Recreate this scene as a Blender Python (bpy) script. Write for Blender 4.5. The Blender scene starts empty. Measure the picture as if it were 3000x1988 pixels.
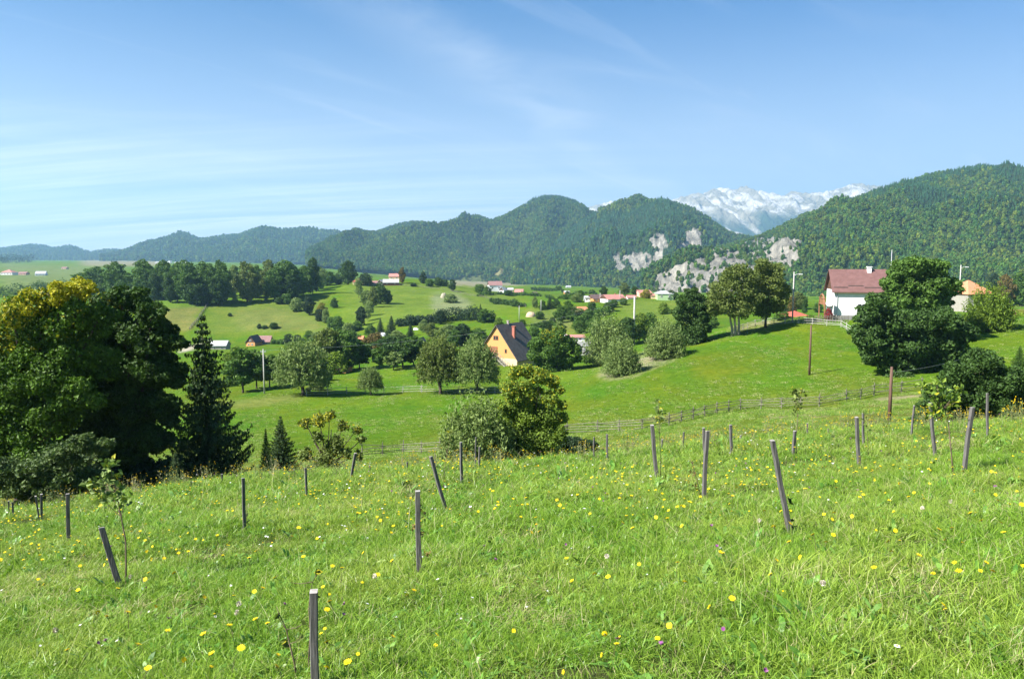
import bpy, math, random
import numpy as np
from mathutils import Vector, Matrix

random.seed(7)
rng = np.random.default_rng(11)
R = math.radians
SC = bpy.context.scene
COL = SC.collection

# ------------------------------------------------------------------ camera, world, sun, exposure
EYE = 1.65
FPX = 2310.0
PITCH = math.atan(234 / FPX)
cam_d = bpy.data.cameras.new('camera')
cam_d.sensor_width = 36.0
cam_d.lens = FPX / 3000 * 36
cam_d.clip_start = 0.05
cam_d.clip_end = 40000
cam = bpy.data.objects.new('camera', cam_d)
COL.objects.link(cam)
cam.location = (0, 0, EYE)
cam.rotation_euler = (R(90) - PITCH, 0, 0)
SC.camera = cam

SUN_AZ_TRAVEL = (0.90, 0.43)
SUN_EL = 43.0
w = bpy.data.worlds.new("World"); SC.world = w; w.use_nodes = True
nt = w.node_tree; nt.nodes.clear()
def N(tree, t, **kw):
    n = tree.nodes.new(t)
    for k, v in kw.items():
        if k.startswith('i_'): n.inputs[k[2:].replace('_', ' ')].default_value = v
        else: setattr(n, k, v)
    return n
sky = N(nt, 'ShaderNodeTexSky', sky_type='NISHITA')
sky.sun_disc = False
sky.sun_elevation = R(SUN_EL)
sky.sun_rotation = math.atan2(-SUN_AZ_TRAVEL[0], -SUN_AZ_TRAVEL[1]) % (2 * math.pi)
sky.altitude = 900
sky.air_density = 1.0; sky.dust_density = 0.6; sky.ozone_density = 1.6
SKY_STRENGTH = 0.066
bg = N(nt, 'ShaderNodeBackground'); bg.inputs['Strength'].default_value = SKY_STRENGTH
outw = N(nt, 'ShaderNodeOutputWorld')
L = nt.links.new
def M_(op, a, b=None, c=None, tree=None):
    tree = tree or nt
    n = tree.nodes.new('ShaderNodeMath'); n.operation = op
    for i, v in enumerate((a, b, c)):
        if v is None: continue
        if isinstance(v, (int, float)): n.inputs[i].default_value = v
        else: tree.links.new(v, n.inputs[i])
    return n.outputs[0]
tc = N(nt, 'ShaderNodeTexCoord'); sp = N(nt, 'ShaderNodeSeparateXYZ'); L(tc.outputs['Generated'], sp.inputs[0])
zc = M_('ADD', M_('MAXIMUM', sp.outputs['Z'], 0.0), 0.13)
cx = M_('DIVIDE', sp.outputs['X'], zc); cy = M_('DIVIDE', sp.outputs['Y'], zc)
def cloud_layer(rot, sx, sy, lo, hi, det=7.0, off=0.0, dist=0.6):
    # rotate the sky plane, stretch, noise
    c, s = math.cos(R(rot)), math.sin(R(rot))
    ax = M_('ADD', M_('MULTIPLY', cx, c * sx), M_('MULTIPLY', cy, s * sx))
    ay = M_('ADD', M_('MULTIPLY', cx, -s * sy), M_('MULTIPLY', cy, c * sy))
    cb = N(nt, 'ShaderNodeCombineXYZ'); L(ax, cb.inputs[0]); L(ay, cb.inputs[1]); cb.inputs[2].default_value = off
    nz = N(nt, 'ShaderNodeTexNoise'); nz.inputs['Scale'].default_value = 1.0
    nz.inputs['Detail'].default_value = det; nz.inputs['Roughness'].default_value = 0.55
    nz.inputs['Distortion'].default_value = dist
    L(cb.outputs[0], nz.inputs['Vector'])
    mr = N(nt, 'ShaderNodeMapRange'); mr.interpolation_type = 'SMOOTHSTEP'
    mr.inputs[1].default_value = lo; mr.inputs[2].default_value = hi
    L(nz.outputs['Fac'], mr.inputs[0]); return mr.outputs[0]
def mrange(v, a, b, c=0.0, d=1.0):
    mr = N(nt, 'ShaderNodeMapRange'); mr.interpolation_type = 'SMOOTHSTEP'
    for i, x in enumerate((a, b, c, d)): mr.inputs[i + 1].default_value = x
    L(v, mr.inputs[0]); return mr.outputs[0]
streak = cloud_layer(-5, 0.22, 2.3, 0.36, 0.60, off=5.7, dist=1.0)
fine = cloud_layer(-6, 0.7, 6.0, 0.35, 0.72, off=8.2, dist=1.2)
leftm = mrange(cx, 1.6, -1.5)
lowm = mrange(sp.outputs['Z'], 0.19, 0.04)
a1 = M_('MULTIPLY', M_('MULTIPLY', streak, M_('ADD', M_('MULTIPLY', fine, 0.6), 0.4)), M_('MULTIPLY', leftm, lowm))
veil = cloud_layer(35, 0.55, 1.6, 0.50, 0.85, off=12.0, dist=1.5)
wisp = cloud_layer(52, 0.45, 3.5, 0.58, 0.80, off=21.0, dist=1.2)
a2 = M_('ADD', M_('MULTIPLY', veil, 0.14), M_('MULTIPLY', wisp, 0.14))
# one long cirrus trail high on the left: a band around a line on the sky plane
trail_w = cloud_layer(20, 1.3, 1.3, 0.3, 0.7, off=31.0)
trail_d = M_('ADD', M_('SUBTRACT', cy, M_('ADD', M_('MULTIPLY', cx, 2.1), 3.25)), M_('MULTIPLY', trail_w, 0.5))
trail = M_('MULTIPLY', mrange(M_('ABSOLUTE', trail_d), 0.5, 0.0), mrange(trail_w, 0.0, 0.9, 0.2, 1.0))
a2 = M_('ADD', a2, M_('MULTIPLY', trail, 0.2))
am = M_('MINIMUM', M_('ADD', M_('MULTIPLY', a1, 1.0), a2), 0.9)
hz = mrange(sp.outputs['Z'], 0.36, -0.02, 0.0, 0.78)
cloudc = N(nt, 'ShaderNodeRGB'); cloudc.outputs[0].default_value = (6.6, 6.8, 7.0, 1)
hazec = N(nt, 'ShaderNodeRGB'); hazec.outputs[0].default_value = (4.9, 5.0, 5.3, 1)
hs = N(nt, 'ShaderNodeMix', data_type='RGBA'); hs.inputs[0].default_value = 1.0; hs.blend_type = 'MULTIPLY'
L(sky.outputs[0], hs.inputs[6]); hs.inputs[7].default_value = (0.19, 0.54, 0.80, 1)
m1 = N(nt, 'ShaderNodeMix', data_type='RGBA'); L(hz, m1.inputs[0]); L(hs.outputs[2], m1.inputs[6]); L(hazec.outputs[0], m1.inputs[7])
m2 = N(nt, 'ShaderNodeMix', data_type='RGBA'); L(am, m2.inputs[0]); L(m1.outputs[2], m2.inputs[6]); L(cloudc.outputs[0], m2.inputs[7])
L(m2.outputs[2], bg.inputs['Color']); L(bg.outputs[0], outw.inputs['Surface'])

sd = bpy.data.lights.new('sun', 'SUN'); sd.energy = 4.8; sd.angle = R(0.5); sd.color = (1.0, 0.955, 0.88)
sun = bpy.data.objects.new('sun', sd); COL.objects.link(sun)
ce, se = math.cos(R(SUN_EL)), math.sin(R(SUN_EL))
nrm = math.hypot(*SUN_AZ_TRAVEL)
tv = Vector((SUN_AZ_TRAVEL[0] / nrm * ce, SUN_AZ_TRAVEL[1] / nrm * ce, -se))
sun.rotation_euler = tv.to_track_quat('-Z', 'Y').to_euler()
sun.location = (-30, -15, 60)

SC.view_settings.view_transform = 'Standard'
SC.view_settings.look = 'None'
SC.view_settings.gamma = 1.0
SC.view_settings.exposure = 1.43
SC.render.engine = 'CYCLES'
cy_ = SC.cycles
cy_.max_bounces = 6; cy_.diffuse_bounces = 3; cy_.glossy_bounces = 2
cy_.transmission_bounces = 4; cy_.transparent_max_bounces = 6; cy_.volume_bounces = 1
cy_.use_denoising = True
cy_.sample_clamp_indirect = 4.0

# ------------------------------------------------------------------ projection helpers (pixels of the photo -> rays)
CP, SP_ = math.cos(PITCH), math.sin(PITCH)
def s_of(py):
    py = np.asarray(py, float); v = 994.0 - py
    return (-FPX * SP_ + v * CP) / (FPX * CP + v * SP_)
def u_of(px, py):
    return (np.asarray(px, float) - 1500.0) / (FPX * CP + (994.0 - np.asarray(py, float)) * SP_)

# ------------------------------------------------------------------ noise
def _hash(ix, iy, seed):
    h = (ix.astype(np.int64) * 374761393 + iy.astype(np.int64) * 668265263 + seed * 974711) & 0xffffffff
    h = ((h ^ (h >> 13)) * 1274126177) & 0xffffffff
    return ((h ^ (h >> 16)) & 0xffffff) / float(0xffffff)
def vnoise(x, y, seed=0):
    x = np.asarray(x, float); y = np.asarray(y, float)
    ix = np.floor(x); iy = np.floor(y); fx = x - ix; fy = y - iy
    fx = fx * fx * fx * (fx * (fx * 6 - 15) + 10); fy = fy * fy * fy * (fy * (fy * 6 - 15) + 10)
    a = _hash(ix, iy, seed); b = _hash(ix + 1, iy, seed); c = _hash(ix, iy + 1, seed); d = _hash(ix + 1, iy + 1, seed)
    return (a * (1 - fx) + b * fx) * (1 - fy) + (c * (1 - fx) + d * fx) * fy
def fbm(x, y, oct=4, seed=0, g=0.5):
    x = np.asarray(x, float); y = np.asarray(y, float)
    t = 0; a = 1; n = 0
    for o in range(oct):
        t = t + a * vnoise(x * 2 ** o + 17.3 * o, y * 2 ** o - 9.1 * o, seed + o); n += a; a *= g
    return t / n
def ridged(x, y, oct=4, seed=0):
    t = 0; a = 1; n = 0
    for o in range(oct):
        t = t + a * (1 - np.abs(2 * vnoise(x * 2 ** o, y * 2 ** o, seed + o) - 1)); n += a; a *= 0.5
    return t / n

# ------------------------------------------------------------------ ground height
COLS = [-900, 0, 300, 600, 900, 1200, 1500, 1800, 2100, 2400, 2700, 3000, 3900]
ROWS = {
 18: [1600,1503,1460,1412,1388,1378,1366,1335,1302,1272,1256,1242,1200],
 25: [1610,1512,1470,1420,1394,1384,1372,1343,1310,1280,1262,1246,1200],
 40: [1610,1510,1472,1422,1396,1386,1374,1341,1307,1276,1253,1236,1190],
 55: [1560,1480,1450,1410,1385,1375,1364,1332,1297,1260,1236,1210,1150],
 70: [1500,1420,1400,1370,1350,1347,1330,1292,1252,1222,1197,1160,1080],
 82: [1450,1370,1350,1325,1323,1322,1298,1257,1222,1192,1160,1110,1020],
100: [1380,1300,1290,1265,1255,1245,1225,1180,1135,1100,1090,1050,970],
120: [1320,1240,1220,1190,1172,1168,1160,1105,1040,1022,1015,985,930],
140: [1270,1190,1170,1142,1138,1135,1125,1080,972,955,950,935,900],
155: [1230,1150,1140,1118,1115,1110,1105,1085,952,925,925,915,890],
175: [1200,1120,1110,1090,1088,1075,1062,1075,962,917,915,905,885],
210: [1150,1080,1075,1060,1060,1050,1045,1050,985,930,920,915,890],
270: [1100,1040,1040,1040,1040,1020,1000,985,960,930,930,920,895],
330: [1060,1000,1010,1024,1025,985,950,925,912,915,915,910,890],
370: [1000,960,975,1000,985,945,922,890,888,900,905,900,880],
430: [960,930,890,905,915,905,905,872,878,890,895,890,870],
500: [930,900,860,845,862,865,888,875,880,890,890,885,865],
600: [900,865,850,835,845,806,878,868,878,885,885,880,860],
750: [870,835,840,838,842,812,860,862,872,880,880,875,855],
1000:[835,812,815,815,815,830,842,855,865,872,872,868,850],
1400:[805,790,795,790,790,825,838,848,858,865,865,860,845],
2200:[785,775,774,775,780,815,832,842,852,858,858,855,840],
3500:[770,765,765,768,775,805,825,835,845,850,850,848,835],
6000:[764,762,762,764,770,790,805,815,825,830,830,830,825],
12000:[762,761,761,762,765,770,780,785,790,795,795,795,795]}
U0, U1, NU = -1.05, 1.05, 421
ly0, ly1, NY = math.log(14.0), math.log(12000.0), 620
_ug = np.linspace(U0, U1, NU); _lg = np.linspace(ly0, ly1, NY)
def meadow_drop(x, y):
    return EYE + .155 * y - .085 * x + .0012 * y * y
def build_table():
    keys = sorted(ROWS); lk = np.log(np.array(keys, float)); cu = (np.array(COLS) - 1500) / FPX
    S = np.array([s_of(ROWS[k]) for k in keys])
    row14 = -meadow_drop(cu * 14.0, 14.0) / 14.0
    S = np.vstack([row14, S]); lk = np.concatenate([[ly0], lk])
    A = np.array([np.interp(_ug, cu, r) for r in S])
    T = np.array([np.interp(_lg, lk, A[:, j]) for j in range(NU)]).T
    def blur(a, sig, axis):
        k = np.arange(-int(3 * sig), int(3 * sig) + 1); g = np.exp(-k * k / (2 * sig * sig)); g /= g.sum()
        pad = [(0, 0), (0, 0)]; pad[axis] = (len(k) // 2, len(k) // 2)
        b = np.pad(a, pad, mode='edge')
        return np.apply_along_axis(lambda m: np.convolve(m, g, 'valid'), axis, b)
    T = blur(T, 10, 1); T = blur(T, 4.5, 0)
    return T
TAB = build_table()
def tab_s(u, Y):
    fu = np.clip((u - U0) / (U1 - U0) * (NU - 1), 0, NU - 1.001); fl = np.clip((np.log(Y) - ly0) / (ly1 - ly0) * (NY - 1), 0, NY - 1.001)
    iu = fu.astype(int); il = fl.astype(int); a = fu - iu; b = fl - il
    return (TAB[il, iu] * (1 - a) + TAB[il, iu + 1] * a) * (1 - b) + (TAB[il + 1, iu] * (1 - a) + TAB[il + 1, iu + 1] * a) * b
def relief(x, y):
    near = 0.10 * (fbm(x / 2.3, y / 2.3, 3, 5) - .5) + 0.05 * (fbm(x / .55, y / .55, 2, 9) - .5)
    k = np.clip((y - 40) / 60, 0, 1)
    far = (fbm(x / 19., y / 19., 4, 31) - .5) * 1.4 + (fbm(x / 70., y / 70., 3, 71) - .5) * 6.5 * np.clip((y - 180) / 200, 0, 1)
    return near + far * k
def ground(x, y):
    x = np.asarray(x, float); y = np.asarray(y, float)
    ym = np.maximum(y, 14.0)
    zt = EYE + tab_s(x / ym, ym) * ym
    zm = EYE - meadow_drop(x, y)
    k = np.clip((y - 13.0) / 4.0, 0, 1); k = k * k * (3 - 2 * k)
    return zm * (1 - k) + zt * k + relief(x, y)
def gz(x, y): return float(ground(np.array([x]), np.array([y]))[0])
def hit(px, py, ymin=3.0, ymax=11000.0):
    Y = np.geomspace(ymin, ymax, 1600); s = float(s_of(py)); u = float(u_of(px, py))
    d = ground(u * Y, Y) - (EYE + s * Y)
    i = np.nonzero(d >= 0)[0]
    if len(i) == 0 : return float(Y[np.argmax(d / Y)])
    i = i[0]
    if i == 0: return float(Y[0])
    t = -d[i - 1] / (d[i] - d[i - 1]); return float(Y[i - 1] + t * (Y[i] - Y[i - 1]))
def spot(px, py, Y=None, ymin=22.0):
    if Y is None: Y = hit(px, py, ymin)
    x = float(u_of(px, py)) * Y
    return x, Y, gz(x, Y)

# ------------------------------------------------------------------ object helpers
def tag(o, label=None, cat=None, group=None, kind=None):
    if label: o['label'] = label
    if cat: o['category'] = cat
    if group: o['group'] = group
    if kind: o['kind'] = kind
    return o
def thing(name, label, cat, loc=(0, 0, 0), rz=0.0, group=None):
    o = bpy.data.objects.new(name, None); COL.objects.link(o)
    o.empty_display_size = 0.2
    o.location = loc; o.rotation_euler = (0, 0, rz)
    return tag(o, label, cat, group)
def np_mesh(name, V, F, mats=(), midx=None, attrs=None, smooth=False):
    """V (n,3); F (m,k) array of equal sided faces."""
    me = bpy.data.meshes.new(name)
    V = np.asarray(V, np.float32); F = np.asarray(F, np.int32)
    k = F.shape[1]
    me.vertices.add(len(V)); me.vertices.foreach_set('co', V.ravel())
    me.loops.add(F.size); me.loops.foreach_set('vertex_index', F.ravel())
    me.polygons.add(len(F)); me.polygons.foreach_set('loop_start', np.arange(0, F.size, k, dtype=np.int32))
    me.polygons.foreach_set('loop_total', np.full(len(F), k, np.int32))
    if midx is not None: me.polygons.foreach_set('material_index', np.asarray(midx, np.int32))
    me.polygons.foreach_set('use_smooth', np.full(len(F), bool(smooth)))
    for m in mats: me.materials.append(m)
    for an, (ty, data) in (attrs or {}).items():
        a = me.attributes.new(an, ty, 'POINT')
        if ty == 'FLOAT_COLOR': a.data.foreach_set('color', np.asarray(data, np.float32).ravel())
        elif ty == 'FLOAT_VECTOR': a.data.foreach_set('vector', np.asarray(data, np.float32).ravel())
        else: a.data.foreach_set('value', np.asarray(data).ravel())
    me.update(); me.validate(clean_customdata=False)
    return me
def link(name, me, parent=None, loc=None):
    o = bpy.data.objects.new(name, me); COL.objects.link(o)
    if parent is not None: o.parent = parent
    if loc is not None: o.location = loc
    return o
class MB:
    def __init__(s): s.v = []; s.f = []; s.m = []
    def add(s, vs, fs, m=0):
        b = len(s.v); s.v += [tuple(v) for v in vs]; s.f += [tuple(b + i for i in f) for f in fs]; s.m += [m] * len(fs); return s
    def box(s, x0, x1, y0, y1, z0, z1, m=0, M=None):
        vs = [(x, y, z) for z in (z0, z1) for y in (y0, y1) for x in (x0, x1)]
        if M is not None: vs = [tuple(M @ Vector(v)) for v in vs]
        return s.add(vs, [(0, 2, 3, 1), (4, 5, 7, 6), (0, 1, 5, 4), (2, 6, 7, 3), (0, 4, 6, 2), (1, 3, 7, 5)], m)
    def tube(s, pts, rad, n=6, m=0, cap=True):
        pts = [Vector(p) for p in pts]; rings = []
        for i, p in enumerate(pts):
            d = (pts[min(i + 1, len(pts) - 1)] - pts[max(i - 1, 0)]).normalized()
            a = d.cross(Vector((0, 0, 1)) if abs(d.z) < .9 else Vector((1, 0, 0))).normalized(); b = d.cross(a)
            r = rad[i] if hasattr(rad, '__len__') else rad
            rings.append([p + (a * math.cos(t) + b * math.sin(t)) * r for t in [2 * math.pi * k / n for k in range(n)]])
        vs = [v for r in rings for v in r]; fs = []
        for i in range(len(rings) - 1):
            for k in range(n):
                fs.append((i * n + k, i * n + (k + 1) % n, (i + 1) * n + (k + 1) % n, (i + 1) * n + k))
        if cap: fs.append(tuple(range((len(rings) - 1) * n, len(rings) * n))); fs.append(tuple(reversed(range(n))))
        return s.add(vs, fs, m)
    def mesh(s, name, mats, smooth=False):
        me = bpy.data.meshes.new(name); me.from_pydata(s.v, [], s.f)
        for m in mats: me.materials.append(m)
        me.polygons.foreach_set('material_index', s.m)
        me.polygons.foreach_set('use_smooth', [smooth] * len(s.f))
        me.update(); return me
    def build(s, name, mats, parent=None, smooth=False, loc=None):
        if not isinstance(mats, (list, tuple)): mats = [mats]
        return link(name, s.mesh(name, mats, smooth), parent, loc)

# ------------------------------------------------------------------ materials
def new_mat(name):
    m = bpy.data.materials.new(name); m.use_nodes = True; t = m.node_tree; t.nodes.clear()
    o = t.nodes.new('ShaderNodeOutputMaterial'); return m, t, o
def c4(c): return (c[0], c[1], c[2], 1.0)
def ramp(t, fac, cols):
    n = t.nodes.new('ShaderNodeValToRGB'); e = n.color_ramp.elements
    e[0].position = cols[0][0]; e[0].color = c4(cols[0][1]); e[1].position = cols[-1][0]; e[1].color = c4(cols[-1][1])
    for p, c in cols[1:-1]:
        q = e.new(p); q.color = c4(c)
    t.links.new(fac, n.inputs[0]); return n.outputs[0]
def noise(t, scale, det=4.0, vec=None, rough=.55, dist=0.0):
    n = t.nodes.new('ShaderNodeTexNoise'); n.inputs['Scale'].default_value = scale; n.inputs['Detail'].default_value = det
    n.inputs['Roughness'].default_value = rough; n.inputs['Distortion'].default_value = dist
    if vec is not None: t.links.new(vec, n.inputs['Vector'])
    return n.outputs['Fac']
def mixc(t, fac, a, b, mode='MIX'):
    n = t.nodes.new('ShaderNodeMix'); n.data_type = 'RGBA'; n.blend_type = mode
    for s_, v in ((0, fac), (6, a), (7, b)):
        if isinstance(v, (int, float)): n.inputs[s_].default_value = v
        elif isinstance(v, tuple): n.inputs[s_].default_value = c4(v)
        else: t.links.new(v, n.inputs[s_])
    return n.outputs[2]
def pos(t):
    g = t.nodes.new('ShaderNodeNewGeometry'); return g.outputs['Position']
def objco(t):
    g = t.nodes.new('ShaderNodeTexCoord'); return g.outputs['Object']
def stretch(t, vec, sx, sy, sz):
    m = t.nodes.new('ShaderNodeMapping'); m.inputs['Scale'].default_value = (sx, sy, sz); t.links.new(vec, m.inputs[0]); return m.outputs[0]
def princ(t, o, col, rough=.8, spec=.25, bump=None, bstr=.5, bdist=.02):
    p = t.nodes.new('ShaderNodeBsdfPrincipled'); p.inputs['Roughness'].default_value = rough
    p.inputs['Specular IOR Level'].default_value = spec
    if isinstance(col, tuple): p.inputs['Base Color'].default_value = c4(col)
    else: t.links.new(col, p.inputs['Base Color'])
    if bump is not None:
        b = t.nodes.new('ShaderNodeBump'); b.inputs['Strength'].default_value = bstr; b.inputs['Distance'].default_value = bdist
        t.links.new(bump, b.inputs['Height']); t.links.new(b.outputs[0], p.inputs['Normal'])
    t.links.new(p.outputs[0], o.inputs['Surface']); return p
def simple(name, a, b=None, scale=4.0, rough=.75, spec=.25, st=(1, 1, 1), bstr=.3, bdist=.01, det=5):
    m, t, o = new_mat(name); b = b or tuple(x * .7 for x in a)
    nz = noise(t, scale, det, stretch(t, objco(t), *st)); col = ramp(t, nz, [(.32, b), (.68, a)])
    princ(t, o, col, rough, spec, nz, bstr, bdist); return m
def leafmat(name, dark, light, aut=(0.46, 0.41, 0.02), transl=.22, spec=.2, rough=.55, rand=0.0):
    m, t, o = new_mat(name)
    a = t.nodes.new('ShaderNodeAttribute'); a.attribute_name = 'tint'
    col = ramp(t, a.outputs['Fac'], [(0.0, dark), (.55, tuple((x + y) / 2 for x, y in zip(dark, light))), (1.0, light)])
    b = t.nodes.new('ShaderNodeAttribute'); b.attribute_name = 'aut'
    col = mixc(t, b.outputs['Fac'], col, aut)
    if rand:
        oi = t.nodes.new('ShaderNodeObjectInfo')
        mr = t.nodes.new('ShaderNodeMapRange'); mr.inputs[3].default_value = 1 - rand; mr.inputs[4].default_value = 1 + rand
        t.links.new(oi.outputs['Random'], mr.inputs[0])
        hs_ = t.nodes.new('ShaderNodeHueSaturation'); t.links.new(col, hs_.inputs['Color']); t.links.new(mr.outputs[0], hs_.inputs['Value'])
        mr2 = t.nodes.new('ShaderNodeMapRange'); mr2.inputs[3].default_value = .492; mr2.inputs[4].default_value = .52
        frac = M_('FRACT', M_('MULTIPLY', oi.outputs['Random'], 7.31, tree=t), tree=t)
        t.links.new(frac, mr2.inputs[0]); t.links.new(mr2.outputs[0], hs_.inputs['Hue']); col = hs_.outputs[0]
    p = t.nodes.new('ShaderNodeBsdfPrincipled'); t.links.new(col, p.inputs['Base Color'])
    p.inputs['Roughness'].default_value = rough; p.inputs['Specular IOR Level'].default_value = spec
    tr = t.nodes.new('ShaderNodeBsdfTranslucent'); t.links.new(mixc(t, 1.0, col, (1.1, 1.25, .55), 'MULTIPLY'), tr.inputs['Color'])
    mx = t.nodes.new('ShaderNodeMixShader'); mx.inputs[0].default_value = transl
    t.links.new(p.outputs[0], mx.inputs[1]); t.links.new(tr.outputs[0], mx.inputs[2]); t.links.new(mx.outputs[0], o.inputs['Surface'])
    return m
LM = {
 'dk': leafmat('leaf_dark', (.026, .056, .012), (.075, .145, .028)),
 'md': leafmat('leaf_mid', (.042, .092, .014), (.125, .225, .035)),
 'ol': leafmat('leaf_olive', (.07, .10, .02), (.19, .24, .055)),
 'wl': leafmat('leaf_willow', (.085, .135, .035), (.26, .34, .10)),
 'yl': leafmat('leaf_yellow', (.12, .13, .02), (.34, .29, .03)),
 'bn': leafmat('leaf_brown', (.10, .085, .025), (.21, .15, .04)),
 'bl': leafmat('leaf_deep', (.016, .035, .014), (.045, .085, .03)),
 'br': leafmat('leaf_bright', (.05, .10, .010), (.20, .29, .025)),
 'sp': leafmat('needle', (.02, .044, .014), (.075, .13, .034), transl=.12),
 'mp': leafmat('leaf_maple', (.026, .060, .008), (.12, .225, .020)),
 'el': leafmat('leaf_elder', (.035, .065, .02), (.13, .19, .055)),
 'gd': leafmat('leaf_gold', (.075, .135, .02), (.26, .36, .05), transl=.3),
 'red': leafmat('leaf_red', (.12, .02, .02), (.35, .05, .05)),
}
BARK = simple('bark', (.13, .10, .075), (.045, .034, .026), 3.0, st=(4, 4, 1), bstr=.8, bdist=.03)
BARKL = simple('bark_pale', (.42, .38, .33), (.17, .14, .11), 3.0, st=(3, 3, 1), bstr=.5)
TWIG = simple('twig_bark', (.22, .16, .11), (.08, .055, .04), 20.0, st=(1, 1, .4))
STAKE = simple('stake_wood', (.165, .155, .145), (.065, .06, .056), 9.0, st=(9, 9, .7), bstr=.7, bdist=.004, rough=.7)
STAKET = simple('stake_cut', (.42, .39, .36), (.25, .23, .21), 30.0)
RAIL = simple('weathered_rail', (.50, .485, .45), (.27, .255, .23), 2.0, st=(1, 1, 5), bstr=.4)
RAILD = simple('dark_rail', (.26, .24, .19), (.10, .09, .07), 2.0, st=(1, 1, 5), bstr=.4)
POLEB = simple('pole_brown', (.155, .09, .062), (.07, .042, .03), 2.0, st=(6, 6, .5))
CONC = simple('pole_concrete', (.48, .47, .44), (.33, .32, .30), 2.0, st=(3, 3, .6))
METAL = simple('galvanised', (.45, .46, .47), (.33, .34, .35), 5.0, rough=.4, spec=.5)

# ------------------------------------------------------------------ ground sheets
def project(x, y, z):
    zz = z - EYE
    d = y * CP - zz * SP_; v = y * SP_ + zz * CP
    return 1500 + FPX * x / d, 994 - FPX * v / d
def in_poly(px, py, poly):
    P = np.array(poly, float); c = np.zeros(px.shape, bool); j = len(P) - 1
    for i in range(len(P)):
        xi, yi = P[i]; xj, yj = P[j]
        k = ((yi > py) != (yj > py)) & (px < (xj - xi) * (py - yi) / (yj - yi + 1e-9) + xi)
        c ^= k; j = i
    return c
G0 = np.array((.082, .150, .002)); 
ZONES = [  # polygon on the ground (given where it shows), distance range, colour, strength
 ([(-900,1330),(1300,1330),(1700,1262),(1950,1245),(2100,1212),(2400,1190),(2640,1155),(3100,1120),(3900,1100),(3900,1700),(-900,1700)], 19, 95, (0.127,0.139,0.029), .95),
 ([(2040,1190),(2330,1200),(2480,1110),(2620,1090),(2640,1150),(2400,1190),(2100,1220)], 60, 130, (0.107,0.143,0.020), .6),
 ([(2560,1165),(2700,1150),(2700,1180),(2560,1190)], 60, 130, (.30,.25,.15), .7),
 ([(2250,1205),(2430,1195),(2430,1216),(2250,1228)], 60, 130, (.28,.23,.12), .6),
 ([(560,1180),(880,1150),(900,1175),(700,1200)], 90, 150, (0.139,0.160,0.042), .7),
 ([(1380,1120),(1700,1115),(1700,1075),(1380,1070)], 120, 215, (0.115,0.176,0.021), .5),
 ([(1850,1050),(1960,1010),(1980,1050),(1850,1100),(1770,1112),(1760,1090)], 100, 200, (.27,.24,.15), .85),
 ([(1690,1000),(1735,995),(1735,1035),(1700,1040)], 150, 400, (.30,.29,.27), .9),
 ([(430,860),(640,870),(600,900),(560,950),(460,930),(430,900)], 330, 520, (0.094,0.168,0.020), .8),
 ([(470,905),(590,898),(565,965),(510,975),(460,950)], 300, 520, (0.164,0.168,0.042), .9),
 ([(600,890),(960,870),(960,975),(600,985)], 330, 520, (0.123,0.164,0.028), .75),
 ([(820,900),(945,945),(960,970),(700,965),(690,910)], 330, 520, (0.143,0.160,0.042), .6),
 ([(1000,820),(1500,830),(1540,905),(1200,960),(1000,960)], 300, 640, (0.119,0.172,0.025), .8),
 ([(1268,862),(1340,858),(1382,885),(1375,912),(1290,925),(1262,900)], 300, 640, (0.180,0.210,0.091), .9),
 ([(1330,812),(1560,815),(1540,835),(1400,840),(1320,835)], 650, 2500, (.24,.21,.14), .8),
 ([(860,745),(960,745),(960,775),(860,775)], 600, 2500, (0.164,0.168,0.049), .8),
 ([(530,1015),(600,1005),(600,1012),(530,1035)], 250, 420, (.40,.36,.26), .95),
 ([(240,758),(480,756),(480,778),(240,780)], 700, 5000, (.23,.20,.12), .8),
 ([(0,770),(260,780),(260,850),(0,850)], 500, 5000, (0.131,0.168,0.059), .8),
 ([(1640,940),(1710,935),(1720,975),(1640,985)], 200, 500, (0.139,0.160,0.035), .8),
 ([(1540,905),(1700,900),(1660,960),(1560,960)], 250, 600, (0.139,0.160,0.049), .6),
 ([(1780,880),(2060,870),(2060,960),(1850,960)], 200, 600, (0.119,0.168,0.028), .8),
 ([(2700,925),(2860,940),(2860,975),(2720,965)], 100, 200, (.28,.22,.14), .6),
 ([(2130,935),(2260,925),(2300,945),(2150,980)], 100, 200, (.24,.20,.10), .6),
 ([(1900,1225),(2010,1210),(2010,1232),(1900,1240)], 60, 110, (.25,.22,.09), .5),
]
def ground_colour(x, y, z):
    px, py = project(x, y, z)
    wpx = px + (fbm(x / 7, y / 7, 3, 3) - .5) * 26; wpy = py + (fbm(x / 7, y / 7, 3, 4) - .5) * 10
    c = np.tile(G0, (len(x), 1))
    n1 = fbm(x / 24, y / 24, 4, 12)[:, None]; n2 = fbm(x / 4., y / 11., 3, 15)[:, None]
    c = c * (1 + (n1 - .5) * .5) * np.array([1, 1, 1]) + np.array([.05, .0, .01]) * (n2 - .5) * 1.2
    for poly, y0, y1, col, st in ZONES:
        xs_ = [p[0] for p in poly]; ys_ = [p[1] for p in poly]; ex = (max(xs_) - min(xs_)) * .07 + 2; ey = (max(ys_) - min(ys_)) * .09 + 1
        k = sum(in_poly(wpx + a * ex, wpy + b * ey, poly).astype(float) for a, b in ((-1, -.4), (-.5, 1), (0, 0), (.4, -1), (.6, .8), (1, .1), (-.2, -.6))) / 7
        k = k * ((y > y0) & (y < y1)); st = st * k[:, None]
        cc = np.array(col) * (1 + (n2 - .5) * .35)
        c = c * (1 - st) + cc * st
    return np.clip(c, .01, .6)
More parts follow.
